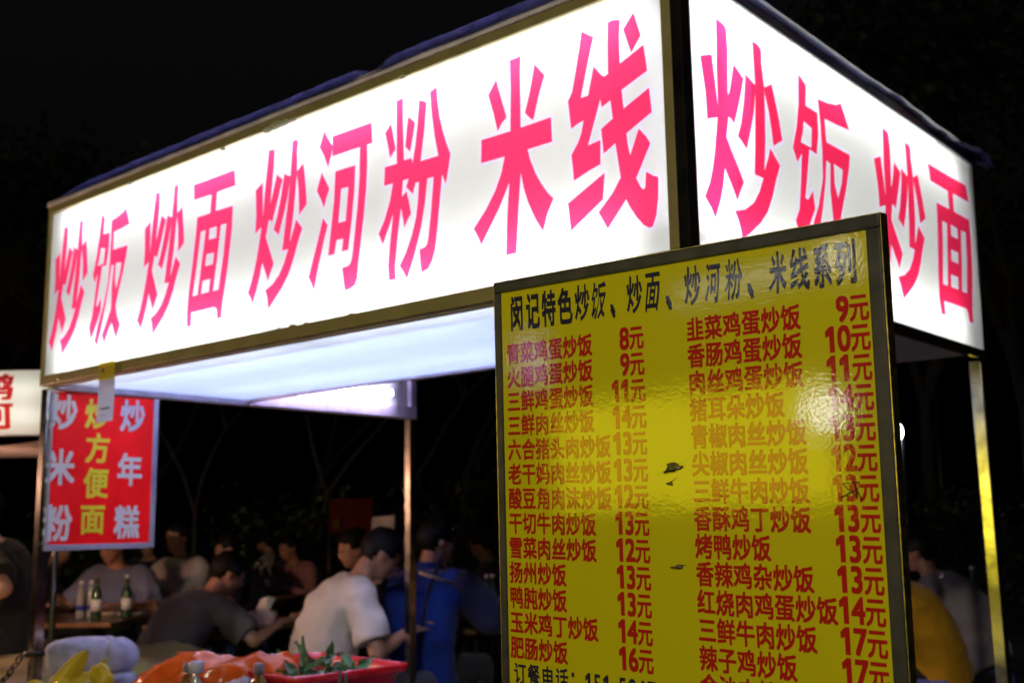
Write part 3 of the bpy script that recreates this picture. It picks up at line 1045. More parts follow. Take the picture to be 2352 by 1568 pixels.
N = lambda a, b: Vector((a, b, 0)).normalized()
SR = N(.759, .650)      # towards the right of the photograph
AW = N(-.640, .751)     # away from the camera
seated('person in a grey T-shirt seen from behind, leaning to the right over a table', *spot(375, 6.0), SR * .75 + AW * .65, C_grey, 'blue stool under the person in the grey T-shirt', lean=34, hp=30, hy=-10, hands=((-.16, .62, .76), (.22, .60, .76)), vox=.012, skin=M_skin)
seated('person in a white T-shirt seated in profile with head bent to the right', *spot(742, 5.4), SR * .93 + AW * .35, C_white, 'red stool under the person in the white T-shirt', stool_color=M_plastic_red, lean=20, hp=38, hands=((-.10, .42, .74), (.10, .36, .72)), vox=.011, scale=1.06)
p3 = seated('person in a bright blue jersey seen from behind by the thin steel post', *spot(958, 5.75), SR * .38 + AW * .92, C_blue, 'blue stool under the person in the blue jersey', lean=14, hp=12, hy=-35, hands=((-.15, .45, .74), (.34, .42, .72)), vox=.012, collar=C_blue, scale=1.06, sleeve=C_navy)
m = MB()
for s in (-1, 1):
    m.tube([(s * .10, .125, 1.00), (s * .115, .04, 1.055), (s * .13, -.06, .99), (s * .12, -.145, .86), (s * .09, -.15, .66)], .012, 6, flat=.35)
m.build('bag_strap', C_navy, p3)
m = MB()
for s in (-1, 1):
    m.tube([(s * .06, -.098, .985), (s * .15, -.075, .955), (s * .205, -.02, .93)], .012, 6, flat=.3)
m.build('shirt_stripe', C_cream, p3)
seated('person in a cream shirt facing left behind the person in the white T-shirt', *spot(880, 6.9), -SR * .75 - AW * .45, C_cream, 'stool under the person in the cream shirt', lean=16, hp=12, hands=((-.15, .42, .74), (.15, .42, .74)), scale=1.02)
seated('person with black hair in dark clothes seated before the white sheet', -4.55, 3.36, AW * .9 - SR * .2, C_black, 'stool under the person before the white sheet', lean=10, hp=10)
seated('person in a white shirt facing the camera at the table under the red panel', -6.66, 3.18, -AW * .8 - SR * .45, C_white, 'stool under the person in the white shirt facing the camera', lean=6, hp=4, vox=.017, scale=1.06)
seated('person in dark clothes with face turned left, right of the white shirted person', -6.42, 3.62, -SR * .85 - AW * .35, C_navy, 'stool under the dark dressed person with face turned left', lean=14, hp=14, vox=.017)
seated('person in a pink striped shirt resting both arms on a far table', -6.75, 4.52, -SR * .6 - AW * .7, C_pink, 'stool under the person in the pink striped shirt', lean=22, hp=12, vox=.017, long_sleeve=True, hands=((-.20, .44, .78), (.14, .40, .76)))
seated('person in a pale blue shirt whose head is hidden behind the red panel', -6.15, 2.36, -AW * .7 - SR * .2, C_slate, 'stool under the person in the pale blue shirt', lean=12, hp=16, vox=.012, hands=((-.26, .40, .76), (.26, .40, .76)), scale=1.04)
seated('person in a black T-shirt with a lamp-lit bare arm at the left edge', *spot(22, 5.25), -SR * .95 - AW * .1, C_black, 'tall stool under the person in the black T-shirt at the left edge', seat=.70, lean=12, hp=10, vox=.012, hands=((-.34, .12, .92), (.16, .40, .98)), scale=1.0)
p11 = seated('person in a yellow delivery jacket leaning left behind the price board', -.90, 3.66, -SR * .8 + AW * .25, C_yellow, 'stool under the person in the yellow jacket', lean=26, hp=18, vox=.012, skin=M_skin2, long_sleeve=True, hands=((-.20, .48, .74), (.20, .46, .74)), collar=C_ash)
m = MB()
m.tube([(-.05, -.045, .99), (.06, -.055, .985)], .014, 6, flat=.3)
m.build('reflective_strip', mat('reflective strip', (.5, .48, .7), .3, .3), p11)
seated('person in an ash grey shirt seated behind the yellow jacket', -1.02, 4.66, -SR * .7 + AW * .5, C_ash, 'stool under the person in the ash grey shirt', lean=30, hp=10, vox=.012)

for px, d, dr, cl, lb, sb in ((92, 9.5, SR, C_black, 'person in black far left between the left post and the red panel', 'far stool in the dark between the left post and the red panel'),
                              (350, 11.2, -AW, C_navy, 'person in navy far behind the pale blue shirt', 'far stool under the navy clad diner'),
                              (640, 11.6, -SR, C_ash, 'person in ash grey at the farthest table, left of the pink stripes', 'farthest stool, left of the pink stripes'),
                              (1150, 8.6, -SR, C_black, 'person in black half hidden by the left edge of the price board', 'stool half hidden by the left edge of the price board')):
    seated(lb, *spot(px, d), dr * .9 + AW * .2, cl, sb, lean=12, hp=14, vox=.021, fine=False)


# ------------------------------------------------------------------ ground
def ground_mat():
    m = mat('worn asphalt', (0.045, 0.043, 0.042), .75, var=.35, vscale=1.7, bump=.004, bscale=80)
    return m


m = MB()
m.quad([(-160, -160, 0), (160, -160, 0), (160, 160, 0), (-160, 160, 0)])
tag(m.build('ground', ground_mat()), kind='structure')

# ------------------------------------------------------------------ tables and what stands on them
M_top = mat('brown table top', (0.20, 0.10, 0.045), .35, 0, .3, var=.25, vscale=5)
M_leg = mat('dark table steel', (0.08, 0.08, 0.085), .4, .8, var=.1)
M_glassg = mat('green bottle glass', (0.02, 0.06, 0.03), .08, 0, .5, var=0)
M_glassb = mat('brown sauce bottle', (0.16, 0.06, 0.015), .12, 0, .5, var=.2)
M_clear = mat('clear bottle plastic', (0.35, 0.38, 0.42), .1, 0, .6, var=.1)
M_label = mat('white bottle label', (0.72, 0.72, 0.8), .5, var=.1)
M_labelb = mat('blue bottle label', (0.06, 0.09, 0.55), .5, var=.1)
M_capw = mat('white cap', (0.75, 0.73, 0.78), .4, var=0)
M_cap = mat('grey violet cap', (0.20, 0.17, 0.22), .4, var=.1)
M_dish = mat('white dish', (0.70, 0.68, 0.66), .25, 0, .4, var=.1)
M_food = mat('braised food', (0.26, 0.11, 0.03), .4, var=.5, vscale=30, bump=.01, bscale=40)


def table(c, lx, ly, rz, label, round_=False):
    t = thing('folding_table', label, 'table', (c[0], c[1], 0), rz, 'folding tables of the diners')
    m = MB()
    if round_:
        m.lathe([(lx * .97, .70), (lx, .705), (lx, .722), (lx * .985, .728)], seg=36)
    else:
        m.box((-lx, -ly, .70), (lx, ly, .728), bev=.006)
    m.build('tabletop', M_top, t)
    k = .62 if round_ else .86
    for sx in (-1, 1):
        for sy in (-1, 1):
            m = MB()
            m.tube([(sx * lx * k * .8, sy * ly * k * .8, .70), (sx * lx * k, sy * ly * k, .0)], .014, 8)
            m.build('leg', M_leg, t)
    return t


table(spot(545, 6.75), .42, .34, R(25), 'brown table in front of the person in the grey T-shirt')
table(spot(985, 6.4), .56, .32, R(18), 'table shared by the white T-shirt and the blue jersey')
table((-5.82, 1.72), .52, .40, R(35), 'table under the red panel crowded with bottles')
table((-6.75, 3.93), .44, .44, 0, 'round far table before the person in pink stripes', True)
table((-1.55, 3.38), .45, .34, R(20), 'dark table before the person in the yellow jacket')

BOT = {'beer': ([(.030, 0), (.033, .006), (.033, .15), (.028, .175), (.013, .205), (.012, .245), (.0135, .25)], M_glassg),
       'water': ([(.029, 0), (.031, .006), (.029, .05), (.031, .10), (.031, .145), (.024, .175), (.012, .20), (.012, .215)], M_clear),
       'sauce': ([(.030, 0), (.032, .005), (.032, .10), (.026, .125), (.014, .14), (.014, .150)], M_glassb)}


def bottle(pos, kind, label, lab, capm, group, s=1.0, capr=.0145, caph=.018):
    b = thing('bottle', label, 'bottle', pos, random.random() * 6, group)
    b.scale = (s, s, s)
    prof, mt = BOT[kind]
    h = prof[-1][1]
    m = MB(); m.lathe(prof); m.build('glass', mt, b)
    m = MB(); m.lathe([(capr, h + .0005), (capr, h + caph * .8), (capr * .8, h + caph)], seg=16); m.build('cap', capm, b)
    if lab:
        m = MB(); m.lathe([(prof[2][0] + .0012, h * .22), (prof[2][0] + .0012, h * .50)], seg=20); m.build('label', lab, b)
    return b


random.seed(21)
G1 = 'bottles on the diners\' tables'
T = .729
for px, d, kind, lab, capm, txt in (
        (186, 7.15, 'water', M_labelb, M_capw, 'white capped water bottle, first from the left on the table under the red panel'),
        (209, 7.2, 'water', M_labelb, M_capw, 'white capped water bottle, second from the left on the table under the red panel'),
        (222, 7.0, 'beer', M_label, M_cap, 'green beer bottle beside the two water bottles under the red panel'),
        (291, 7.1, 'beer', M_label, M_capw, 'pale capped green bottle before the pale blue shirt'),
        (1112, 6.05, 'water', M_labelb, M_capw, 'blue labelled water bottle beside the left edge of the price board, nearer one'),
        (1119, 6.3, 'beer', M_labelb, M_capw, 'dark bottle with blue label near the price board, standing farther back'),
        (1133, 6.35, 'beer', M_label, M_capw, 'dark bottle with white label touching the edge of the price board'),
        (590, 9.2, 'beer', M_label, M_capw, 'white capped bottle on the round far table, left of a pair'),
        (610, 9.2, 'beer', M_label, M_capw, 'white capped bottle on the round far table, right of a pair'),
        (2238, 6.3, 'beer', M_labelb, M_capw, 'dark bottle with pale blue label beside the right hand steel post')):
    q = at(px, 1370, d)
    bottle((q.x, q.y, T), kind, txt, lab, capm, G1)
G2 = 'dishes on the diners\' tables'
for px, d, txt in ((250, 7.3, 'white dish of food in the middle of the table under the red panel'), (300, 7.2, 'white dish of food at the lit corner of the table under the red panel'), (530, 6.7, 'white dish on the table of the grey T-shirt'), (1080, 6.3, 'white dish beside the arm of the blue jersey')):
    q = at(px, 1380, d)
    t = thing('dish', txt, 'dish', (q.x, q.y, T), 0, G2)
    m = MB(); m.lathe([(.05, 0), (.055, .006), (.10, .026), (.098, .029), (.05, .010)], seg=28); m.build('plate', M_dish, t)
    m = MB(); m.ell((0, 0, .026), (.065, .062, .022), seg=18, rings=10); m.build('food', M_food, t)
q = at(602, 1405, 6.45)
t = thing('tissue_pack', 'white pack of tissues with a sheet pulled up on the middle table', 'tissue pack', (q.x, q.y, T), R(40))
m = MB(); m.box((-.085, -.05, 0), (.085, .05, .075), bev=.016); m.build('pack', mat('white printed film', (.62, .56, .60), .35, 0, .3, var=.15, vscale=20, c2=(.5, .25, .3)), t)
m = MB(); m.grid(lambda u, v: Vector((-.045 + .09 * u + .03 * v, .02 * math.sin(u * 5 + v * 2), .07 + .09 * v * (1 - .35 * abs(u - .6)))), 10, 6); m.build('tissue', mat('tissue paper', (.75, .70, .72), .9, var=.05), t, norm=False)

# ------------------------------------------------------------------ neighbouring table under a plastic cover, chain
M_cover = mat('greenish plastic cover', (0.30, 0.27, 0.10), .28, 0, .5, var=.4, vscale=7, bump=.008, bscale=11, c2=(.30, .28, .30))
ct = thing('covered_table', 'low table left of the stall wrapped in a greenish plastic sheet', 'table', (-3.55, .25, 0))
m = MB()


def cover(u, v):
    x, y = -.78 + 1.44 * u, -.95 + 1.95 * v
    e = min(u, 1 - u, v, 1 - v)
    z = .735 if e > .06 else .735 - .42 * (1 - e / .06)
    z += .035 * noise.noise((x * 3.2, y * 3.0, 5)) + .014 * noise.noise((x * 11, y * 9, 2))
    return Vector((x - .22 * (y + .3) * .6, y, z))


m.grid(cover, 60, 70)
m.build('cover', M_cover, ct, norm=False)
for sx in (-.55, .45):
    for sy in (-.7, .75):
        m = MB(); m.tube([(sx, sy, .70), (sx, sy, 0)], .018, 8); m.build('leg', M_leg, ct)
M_chain = mat('black steel chain', (.02, .02, .022), .4, .7, var=.2)
m = MB()
a, b = Vector((-2.775, -.022, .845)), Vector((-2.965, -.06, .70))
nl = 9
for i in range(nl):
    c = a.lerp(b, (i + .5) / nl) + Vector((0, 0, -.02 * math.sin(math.pi * i / nl)))
    d = (b - a).normalized()
    s = Vector((0, 1, 0)) if i % 2 else d.cross(Vector((0, 1, 0))).normalized()
    ring = [c + d * math.cos(t) * .019 + s * math.sin(t) * .0105 for t in [2 * math.pi * k / 14 for k in range(15)]]
    m.tube(ring, .0036, 6, cap=False)
m.tube([(-L + .012 + .034 * math.cos(t), .020 + .034 * math.sin(t), .855) for t in [2 * math.pi * k / 16 for k in range(17)]], .009, 8)
tag(m.build('chain', M_chain), 'black chain hanging from the front left steel post', 'chain')

# ------------------------------------------------------------------ goods on the counter
CZ = .7405
M_bag = mat('orange plastic bag', (0.84, 0.14, 0.016), .22, 0, .5, var=.22, vscale=6, bump=.004, bscale=15, trans=.38)
bag = thing('plastic_bag', 'crumpled orange plastic bag with a loop handle on the counter', 'plastic bag', (-1.865, .155, CZ), math.atan2(.65, .759))


def bagf(u, v):
    a = u * 2 * math.pi
    t = v * math.pi * .5
    ca, sa = math.cos(a), math.sin(a)
    ex = .278 * abs(ca) ** .8 * (1 if ca > 0 else -1)
    ey = .115 * abs(sa) ** .8 * (1 if sa > 0 else -1)
    k = math.cos(t) ** .55
    q = Vector((ex * k, ey * k,   .002 + .142 * math.sin(t) ** .8))
    n1 = noise.noise((q.x * 9, q.y * 12, q.z * 9 + 3))
    n2 = 1 - abs(noise.noise((q.x * 10 + 4, q.y * 10, q.z * 12))) * 2.6
    n3 = 1 - abs(noise.noise((q.x * 34 + 1, q.y * 34, q.z * 40))) * 2.4
    an = math.atan2(q.z - .03, q.x + .17)
    n4 = 1 - abs(math.sin(an * 8 + 2.2 * n1 + a * 1.5)) * 1.6
    g = 1 + .13 * n1 + .06 * n2 + .012 * n3 + .022 * n4
    q.x *= g; q.y *= g
    q.z *= 1 + .26 * noise.noise((q.x * 7 + 9, q.y * 5, 1)) + .09 * n2 + .012 * n3 + .035 * n4
    r = max(0, (q.x - .13) / .12)
    q.z += .05 * r * r * math.sin(t)
    r = max(0, (-q.x - .12) / .13)
    q.z -= .03 * r
    return q


m = MB(); m.grid(bagf, 110, 44, closed=True); m.build('bag', M_bag, bag)
m = MB()
m.tube([(-.155, -.03, .095), (-.135, -.03, .135), (-.085, -.03, .158), (-.02, -.03, .152), (.03, -.03, .138), (.05, -.03, .10)], [.014, .011, .010, .010, .012, .016], 8, flat=.5)
m.tube([(-.02, -.028, .152), (-.015, -.028, .12), (-.02, -.028, .09)], [.012, .015, .02], 8, flat=.4)
m.build('handle', M_bag, bag)

M_basket = mat('red basket plastic', (0.50, 0.006, 0.012), .26, 0, .4, var=.12, vscale=9)
bk = thing('basket', 'bright red plastic basket of leaf vegetables on the counter', 'basket', (-1.705, .385, CZ), R(-6))
m = MB()
bx, by, bh = .265, .215, .112


def rrect(hx, hy, z, n=10, r=.05):
    pts = []
    for cx, cy, a0 in ((hx - r, hy - r, 0), (-hx + r, hy - r, 90), (-hx + r, -hy + r, 180), (hx - r, -hy + r, 270)):
        for i in range(n + 1):
            a = R(a0 + 90 * i / n)
            pts.append(Vector((cx + r * math.cos(a), cy + r * math.sin(a), z)))
    return pts


loops = [rrect(bx - .035, by - .035, .001), rrect(bx - .012, by - .012, bh - .026), rrect(bx + .004, by + .004, bh - .024), rrect(bx + .008, by + .008, bh - .004), rrect(bx + .004, by + .004, bh), rrect(bx - .010, by - .010, bh), rrect(bx - .018, by - .018, bh - .02), rrect(bx - .038, by - .038, .008)]
rg = [[m.bm.verts.new(p) for p in lp] for lp in loops]
for i in range(len(rg) - 1):
    n = len(rg[i])
    for k in range(n):
        f = m.bm.faces.new((rg[i][k], rg[i][(k + 1) % n], rg[i + 1][(k + 1) % n], rg[i + 1][k]))
        f.smooth = True
m.bm.faces.new(rg[0][::-1]); m.bm.faces.new(rg[-1])
m.build('basket', M_basket, bk)
random.seed(9)
M_veg = mat('green leaves', (0.055, 0.15, 0.045), .42, 0, .2, var=.35, vscale=20, trans=.2)
M_stem = mat('pale stems', (0.42, 0.48, 0.36), .4, var=.2)
lv = thing('leaf_vegetables', 'loose green leaf vegetables heaped in the red basket', 'vegetables', (-1.705, .385, CZ + .012))
m = MB(); ms = MB()


def leaf(p, d, ln, wd, up):
    d = d.normalized()
    s = d.cross(up).normalized()
    n = s.cross(d)
    curl = random.uniform(-.5, .5)

    def fn(u, v):
        w = wd * math.sin(math.pi * min(.08 + .92 * u, 1) ** .75) * (v - .5)
        return p + d * ln * u + s * w + n * (.22 * ln * (u * u) * curl + .9 * abs(v - .5) * wd * .5 + .004 * math.sin(u * 14 + v * 6))
    m.grid(fn, 8, 4)


for i in range(110):
    p = Vector((random.uniform(-.20, .15), random.uniform(-.15, .16), random.uniform(.012, .085)))
    d = Vector((random.uniform(-1, 1), random.uniform(-1, 1), random.uniform(.05, .6)))
    if abs(p.x + d.x * .06) > .20 or abs(p.y + d.y * .06) > .16: d.x *= -1; d.y *= -1
    leaf(p, d, random.uniform(.05, .085), random.uniform(.026, .046), Vector((random.uniform(-.4, .4), random.uniform(-.4, .4), 1)))
    if random.random() < .5:
        ms.tube([p - d.normalized() * .05 + Vector((0, 0, .004)), p, p + d.normalized() * .025], [.0035, .003, .002], 6)
leaf(Vector((.02, -.02, .09)), Vector((-.28, .15, .8)), .10, .03, Vector((.3, -1, .2)))
leaf(Vector((.05, -.03, .08)), Vector((.6, .3, .5)), .085, .042, Vector((0, -.6, 1)))
ms.tube([(.045, -.03, .03), (.03, -.02, .06), (.02, -.02, .095)], .004, 6)
m.build('leaves', M_veg, lv, norm=False)
ms.build('stems', M_stem, lv)

M_towel = mat('grey violet towel', (0.31, 0.295, 0.48), .95, var=.14, vscale=25, bump=.003, bscale=190, sheen=.3)
tw = thing('towel', 'folded grey towel lying in a thick bundle by the front left post', 'towel', (-2.545, .12, CZ), math.atan2(.65, .759))


def towel(u, v):
    a = u * 2 * math.pi
    t = v * math.pi * .5
    ca, sa = math.cos(a), math.sin(a)
    k = math.cos(t) ** .42
    q = Vector((.158 * abs(ca) ** .55 * (1 if ca > 0 else -1) * k, .085 * abs(sa) ** .6 * (1 if sa > 0 else -1) * k, .002 + .162 * math.sin(t) ** .55))
    q.x += .012 * noise.noise((q.z * 8, q.y * 5, 3)) + q.z * -.05
    f = .5 + .5 * math.sin(q.z * 46 + q.x * 9 + 1.2)
    q.y *= 1 + .10 * f
    q.z += .010 * noise.noise((q.x * 9, q.y * 6, 8)) - .012 * abs(math.sin(q.x * 11 + .8)) ** 6
    if q.x > .085: q.y -= .012 * min(1, (q.x - .085) / .008)
    return q


def slab(cx, cy, z0, hx, hy, hz, sd):
    def fn(u, v):
        a = u * 2 * math.pi
        t = (v - .5) * math.pi
        ca, sa = math.cos(a), math.sin(a)
        k = math.cos(t) ** .45 if math.cos(t) > 0 else 0
        q = Vector((cx + hx * abs(ca) ** .5 * (1 if ca > 0 else -1) * k, cy + hy * abs(sa) ** .55 * (1 if sa > 0 else -1) * k, z0 + hz * (abs(math.sin(t)) ** .7) * (1 if t > 0 else -1)))
        q.z += .012 * noise.noise((q.x * 8 + sd, q.y * 7, 3)) + .006 * noise.noise((q.x * 19 + sd, q.y * 17, 5)) - .010 * math.exp(-((q.x - cx - hx * .5) / .010) ** 2)
        q.y += .012 * noise.noise((q.x * 9, q.z * 12 + sd, 9)) - .010 * math.exp(-((q.x - cx - hx * .5) / .012) ** 2) * (-1 if q.y < cy else 1)
        q.x += .010 * noise.noise((q.z * 14, q.y * 9, sd))
        q.z = max(q.z, .0008)
        return q
    return fn


m = MB()
m.grid(slab(.01, -.012, .030, .140, .080, .030, 1), 80, 26, closed=True)
m.grid(slab(-.006, .004, .108, .150, .090, .062, 9), 90, 30, closed=True)
tag(m.build('cloth', M_towel, tw))
M_ybag = mat('yellow plastic', (0.62, 0.44, 0.02), .3, 0, .4, var=.2, vscale=9, bump=.004, bscale=30, trans=.3)
yb = thing('plastic_bag', 'yellow plastic bag with one stiff upright flap before the towel', 'plastic bag', (-2.335, -.085, CZ), math.atan2(.65, .759))
m = MB()


def flap(u, v):
    a = u * 2 * math.pi
    w = (.034 - .020 * v + .012 * math.sin(math.pi * v)) * (1 if v < .9 else (1 - v) / .1 * .8 + .2)
    return Vector((-.045 + .105 * v + w * math.cos(a) * .8, .010 * math.sin(a) + .01 * v, .01 + .145 * v - w * .6 * math.cos(a) + .003 * noise.noise((v * 9, a, 1))))


m.grid(flap, 24, 26, closed=True)
for c, r in (((-.075, .0, .028), (.05, .035, .030)), ((.055, .01, .040), (.060, .04, .042)), ((.108, .012, .050), (.038, .03, .056)), ((0, 0, .03), (.07, .04, .04)), ((-.11, .01, .03), (.03, .02, .04))):
    before = len(m.bm.verts)
    m.ell(c, r, seg=22, rings=14)
    m.bm.verts.ensure_lookup_table()
    for v in m.bm.verts[before:]:
        v.co += (v.co - Vector(c)) * (.35 * noise.noise(v.co * 26) + .22 * noise.noise(v.co * 60))
m.build('bag', M_ybag, yb)
G3 = 'sauce bottles on the stall counter'
bottle((-1.722, -.035, CZ), 'sauce', 'brown sauce bottle with a dark cap, leftmost on the counter', None, M_cap, G3, .86, .020, .030)
bottle((-1.655, -.055, CZ), 'water', 'bottle with a broad pale violet cap between two brown bottles', None, mat('pale violet cap', (.55, .50, .72), .4, var=.1), G3, .62, .034, .052)
bottle((-1.535, .075, CZ), 'sauce', 'brown sauce bottle with a knobbed violet cap before the basket', None, M_cap, G3, .84, .019, .034)
jar = thing('jar', 'steel jar on the counter holding two dark sticks before the basket', 'jar', (-1.345, .215, CZ))
m = MB(); m.lathe([(.03, 0), (.032, .004), (.032, .06), (.029, .06), (.029, .01)], seg=20); m.build('pot', M_steel, jar)
for dx in (0, .018):
    m = MB(); m.tube([(dx, 0, .012), (dx * 1.5 - .004, .004, .128)], .0042, 8); m.build('stick', M_dark, jar)
wb = thing('plastic_bag', 'small crumpled milky plastic bag beside the knobbed violet cap', 'plastic bag', (-1.60, .06, CZ))
m = MB()
m.ell((0, 0, .055), (.055, .035, .055), seg=30, rings=20)
for v in m.bm.verts:
    v.co += (v.co - Vector((0, 0, .05))) * (.5 * noise.noise(v.co * 30) + .3 * noise.noise(v.co * 70))
    v.co.z = max(v.co.z, .0008)
m.build('bag', mat('milky plastic', (.60, .56, .68), .3, 0, .5, var=.1, bump=.004, bscale=40, trans=.4), wb)
bc = thing('cloth', 'blue cloth folded on the side counter by the rear right post', 'cloth', (-.20, 1.55, CZ), .3)
m = MB()
m.grid(lambda u, v: Vector((-.12 + .24 * u, -.16 + .32 * v, .004 + .022 * (min(u, 1 - u, v, 1 - v) * 8 if min(u, 1 - u, v, 1 - v) < .125 else 1) * (1 + .5 * noise.noise((u * 5, v * 6, 2))))), 24, 30)
m.build('fold', cloth('blue violet cloth', (.12, .10, .42)), bc, norm=False)

# ------------------------------------------------------------------ neighbouring stalls and lamps
M_lit = film('milky lamp shade', (0.90, 0.92, 0.86), .85)
ns = thing('snack_stall', 'neighbouring snack stall with a rounded white lit sign and pinkish awning, far left', 'food stall', (-3.95, .42, 0), math.atan2(.65, .759))
m = MB()


def shade(u, v):
    a = R(-90 + 180 * v)
    b = .02
    x = -.245 + .49 * u
    e = 1 - max(0, abs(u - .5) * 2 - .9) * 3
    return Vector((x, -.075 * math.cos(a) ** .7 * e, 1.875 + .150 * math.sin(a)))


m.grid(shade, 30, 24)
ls = m.build('lit_sign', M_lit, ns, norm=False)
m = MB()
m.box((-.25, .0, 1.722), (.25, .06, 2.028), bev=.006)
m.build('sign_back', M_inner, ns)
m = MB()
for z in (1.925, 1.815):
    m.tube([(-.20, -.028, z), (.205, -.028, z)], .010, 10)
m.build('light_tube', emis('sign tube', (1, 1, .92), 3.0), ns)
bmx = bmesh.new()
for ch, z in (('鸭', 1.893), ('河', 1.760)):
    print_char(bmx, ch, -.118, z, .185, .128, lambda x, y, k: Vector((x, -.0765 * max(.05, math.cos(math.asin(max(-1, min(1, (y - 1.875) / .152))))) ** .7 - .003 - .0001 * k, y)), .03)
me = bpy.data.meshes.new('lettering'); bmx.to_mesh(me); bmx.free()
lt = link('lettering', me, film('red letters', (.85, .09, .11), .7), ls)
m = MB()
m.grid(lambda u, v: Vector((-1.3 + 1.52 * u, -.10 + 1.6 * v, 1.70 + .02 * v - .10 * (1 - v) * (1 - u) - .02 * math.sin(u * 9) * (1 - v))), 24, 10)
m.build('awning', cloth('pinkish awning', (.52, .34, .27)), ns, norm=False)
for x, z in ((.18, 1.70), (-1.1, 1.64)):
    m = MB(); m.tube([(x, .20, 0), (x, .20, z)], .016, 10)
    m.build('post', M_leg, ns)
m = MB(); m.ell((-.88, -.28, 1.50), (.05, .05, .06)); m.tube([(-.88, -.28, 1.555), (-.88, -.28, 1.62)], .02, 8)
m.build('lamp_bulb', emis('warm bulb', (1.0, .52, .34), 640), ns)

os_ = thing('opposite_stall', 'stall across the lane behind the viewer with a glowing yellow sign', 'food stall', (-2.55, -4.62, 0))
m = MB(); m.box((-1.0, .0, 1.05), (.98, .03, 1.70)); m.build('lit_sign', emis('yellow lit sign', (1.0, .86, .02), 4.6), os_)
m = MB(); m.box((-1.3, -.9, 2.5), (1.3, .08, 2.55)); m.build('roof', M_dark, os_)
m = MB(); m.box((-1.25, -.8, .0), (1.25, -.01, .95)); m.build('cart_body', M_dark, os_)
for sx in (-1.2, 1.2):
    m = MB(); m.box((sx - .02, -.04, .951), (sx + .02, -.005, 2.499)); m.build('post', M_leg, os_)
m = MB(); m.tube([(-1.12, .06, 1.86), (-1.12, .06, 2.16)], .05, 12); m.build('violet_lamp', emis('violet lamp', (.8, .62, 1.0), 6), os_)
for i, (x, z, r) in enumerate(((.97, 1.52, .085), (1.13, 2.27, .047))):
    m = MB(); m.ell((x, .10, z), (r, r, r)); m.tube([(x, .10, z + r + .05), (x, .10, z + r * .9)], .02, 8)
    m.build('lamp_bulb', emis('white bulb', (1, .95, .82), 17), os_)

m = MB(); m.tube([(.15, .12, 2.24), (1.05, .12, 2.27)], .016, 12); m.build('light_tube', emis('white tube', (.95, .95, 1), 7), os_)
fill_lamp = thing('pole_lamp', 'added fill lamp on a tall pole behind the viewer', 'street lamp', (2.9, -5.4, 0))  # unseen lamp, added as front light for the price board
m = MB(); m.tube([(0, 0, 0), (0, 0, 3.5), (-.1, .1, 3.8), (-.45, .4, 3.9)], [.05, .04, .035, .03], 12); m.build('pole', M_leg, fill_lamp)
m = MB(); m.ell((-.50, .45, 3.86), (.09, .09, .07)); m.build('bulb', emis('fill bulb', (1.0, .92, .68), 1600), fill_lamp)

q = at(2066, 992, 14)
fl = thing('pole_lamp', 'distant white lamp glowing beside the right edge of the price board', 'street lamp', (q.x, q.y, 0))
m = MB(); m.tube([(0, 0, 0), (0, 0, q.z + .15)], .04, 8); m.build('pole', M_leg, fl)
m = MB(); m.ell((0, -.05, q.z), (.055, .055, .10)); m.build('bulb', emis('cold bulb', (.95, .95, 1), 30), fl)
q = at(2141, 848, 16)
rl = thing('signal_light', 'tiny red light high in the dark, right of the price board', 'light', (q.x, q.y, 0))
m = MB(); m.tube([(0, 0, 0), (0, 0, q.z - .03)], .03, 8); m.build('mast', M_leg, rl)
m = MB(); m.ell((0, 0, q.z), (.03, .03, .035)); m.build('lamp', emis('red lamp', (1, .16, .06), .9), rl)

# ------------------------------------------------------------------ banner, sheet
q = at(805, 1186, 9.9)
bn = thing('banner', 'dim red cloth banner with a yellow patch hanging behind the diners', 'banner', (q.x, q.y, 0), R(35))
m = MB(); m.grid(lambda u, v: Vector((-.19 + .38 * u, .02 * math.sin(u * 9), q.z - .14 + .30 * v)), 14, 6); m.build('cloth', cloth('dim red cloth', (.10, .006, .010)), bn, norm=False)
m = MB(); m.grid(lambda u, v: Vector((-.15 + .06 * u, -.03, q.z - .11 + .09 * v)), 2, 2); m.build('patch', cloth('yellow patch', (.12, .07, .01)), bn, norm=False)
m = MB(); m.tube([(-.2, .03, 0), (-.2, .03, q.z + .2)], .02, 8); m.tube([(.2, .03, 0), (.2, .03, q.z + .2)], .02, 8); m.build('pole', M_leg, bn)
q = at(876, 1216, 8.4)
ws = thing('paper_sheet', 'white paper sheet fixed on a stake behind the diners by the thin steel post', 'sheet', (q.x, q.y, 0), R(40))
m = MB(); m.grid(lambda u, v: Vector((-.085 + .17 * u + .015 * v, .006 * math.sin(u * 6), q.z - .12 + .215 * v + .012 * u)), 8, 6); m.build('sheet', mat('white paper', (.72, .66, .70), .8, var=.08), ws, norm=False)
m = MB(); m.tube([(0, .03, 0), (0, .03, q.z + .05)], .015, 8); m.build('stake', M_leg, ws)

# ------------------------------------------------------------------ trees
M_bark = mat('grey bark', (0.035, 0.03, 0.028), .9, var=.3, vscale=14, bump=.01, bscale=30)
M_leafd = mat('dark foliage', (0.012, 0.02, 0.010), .6, var=.4, vscale=3)
M_leafm = mat('bush foliage', (0.012, 0.020, 0.009), .6, var=.4, vscale=3)


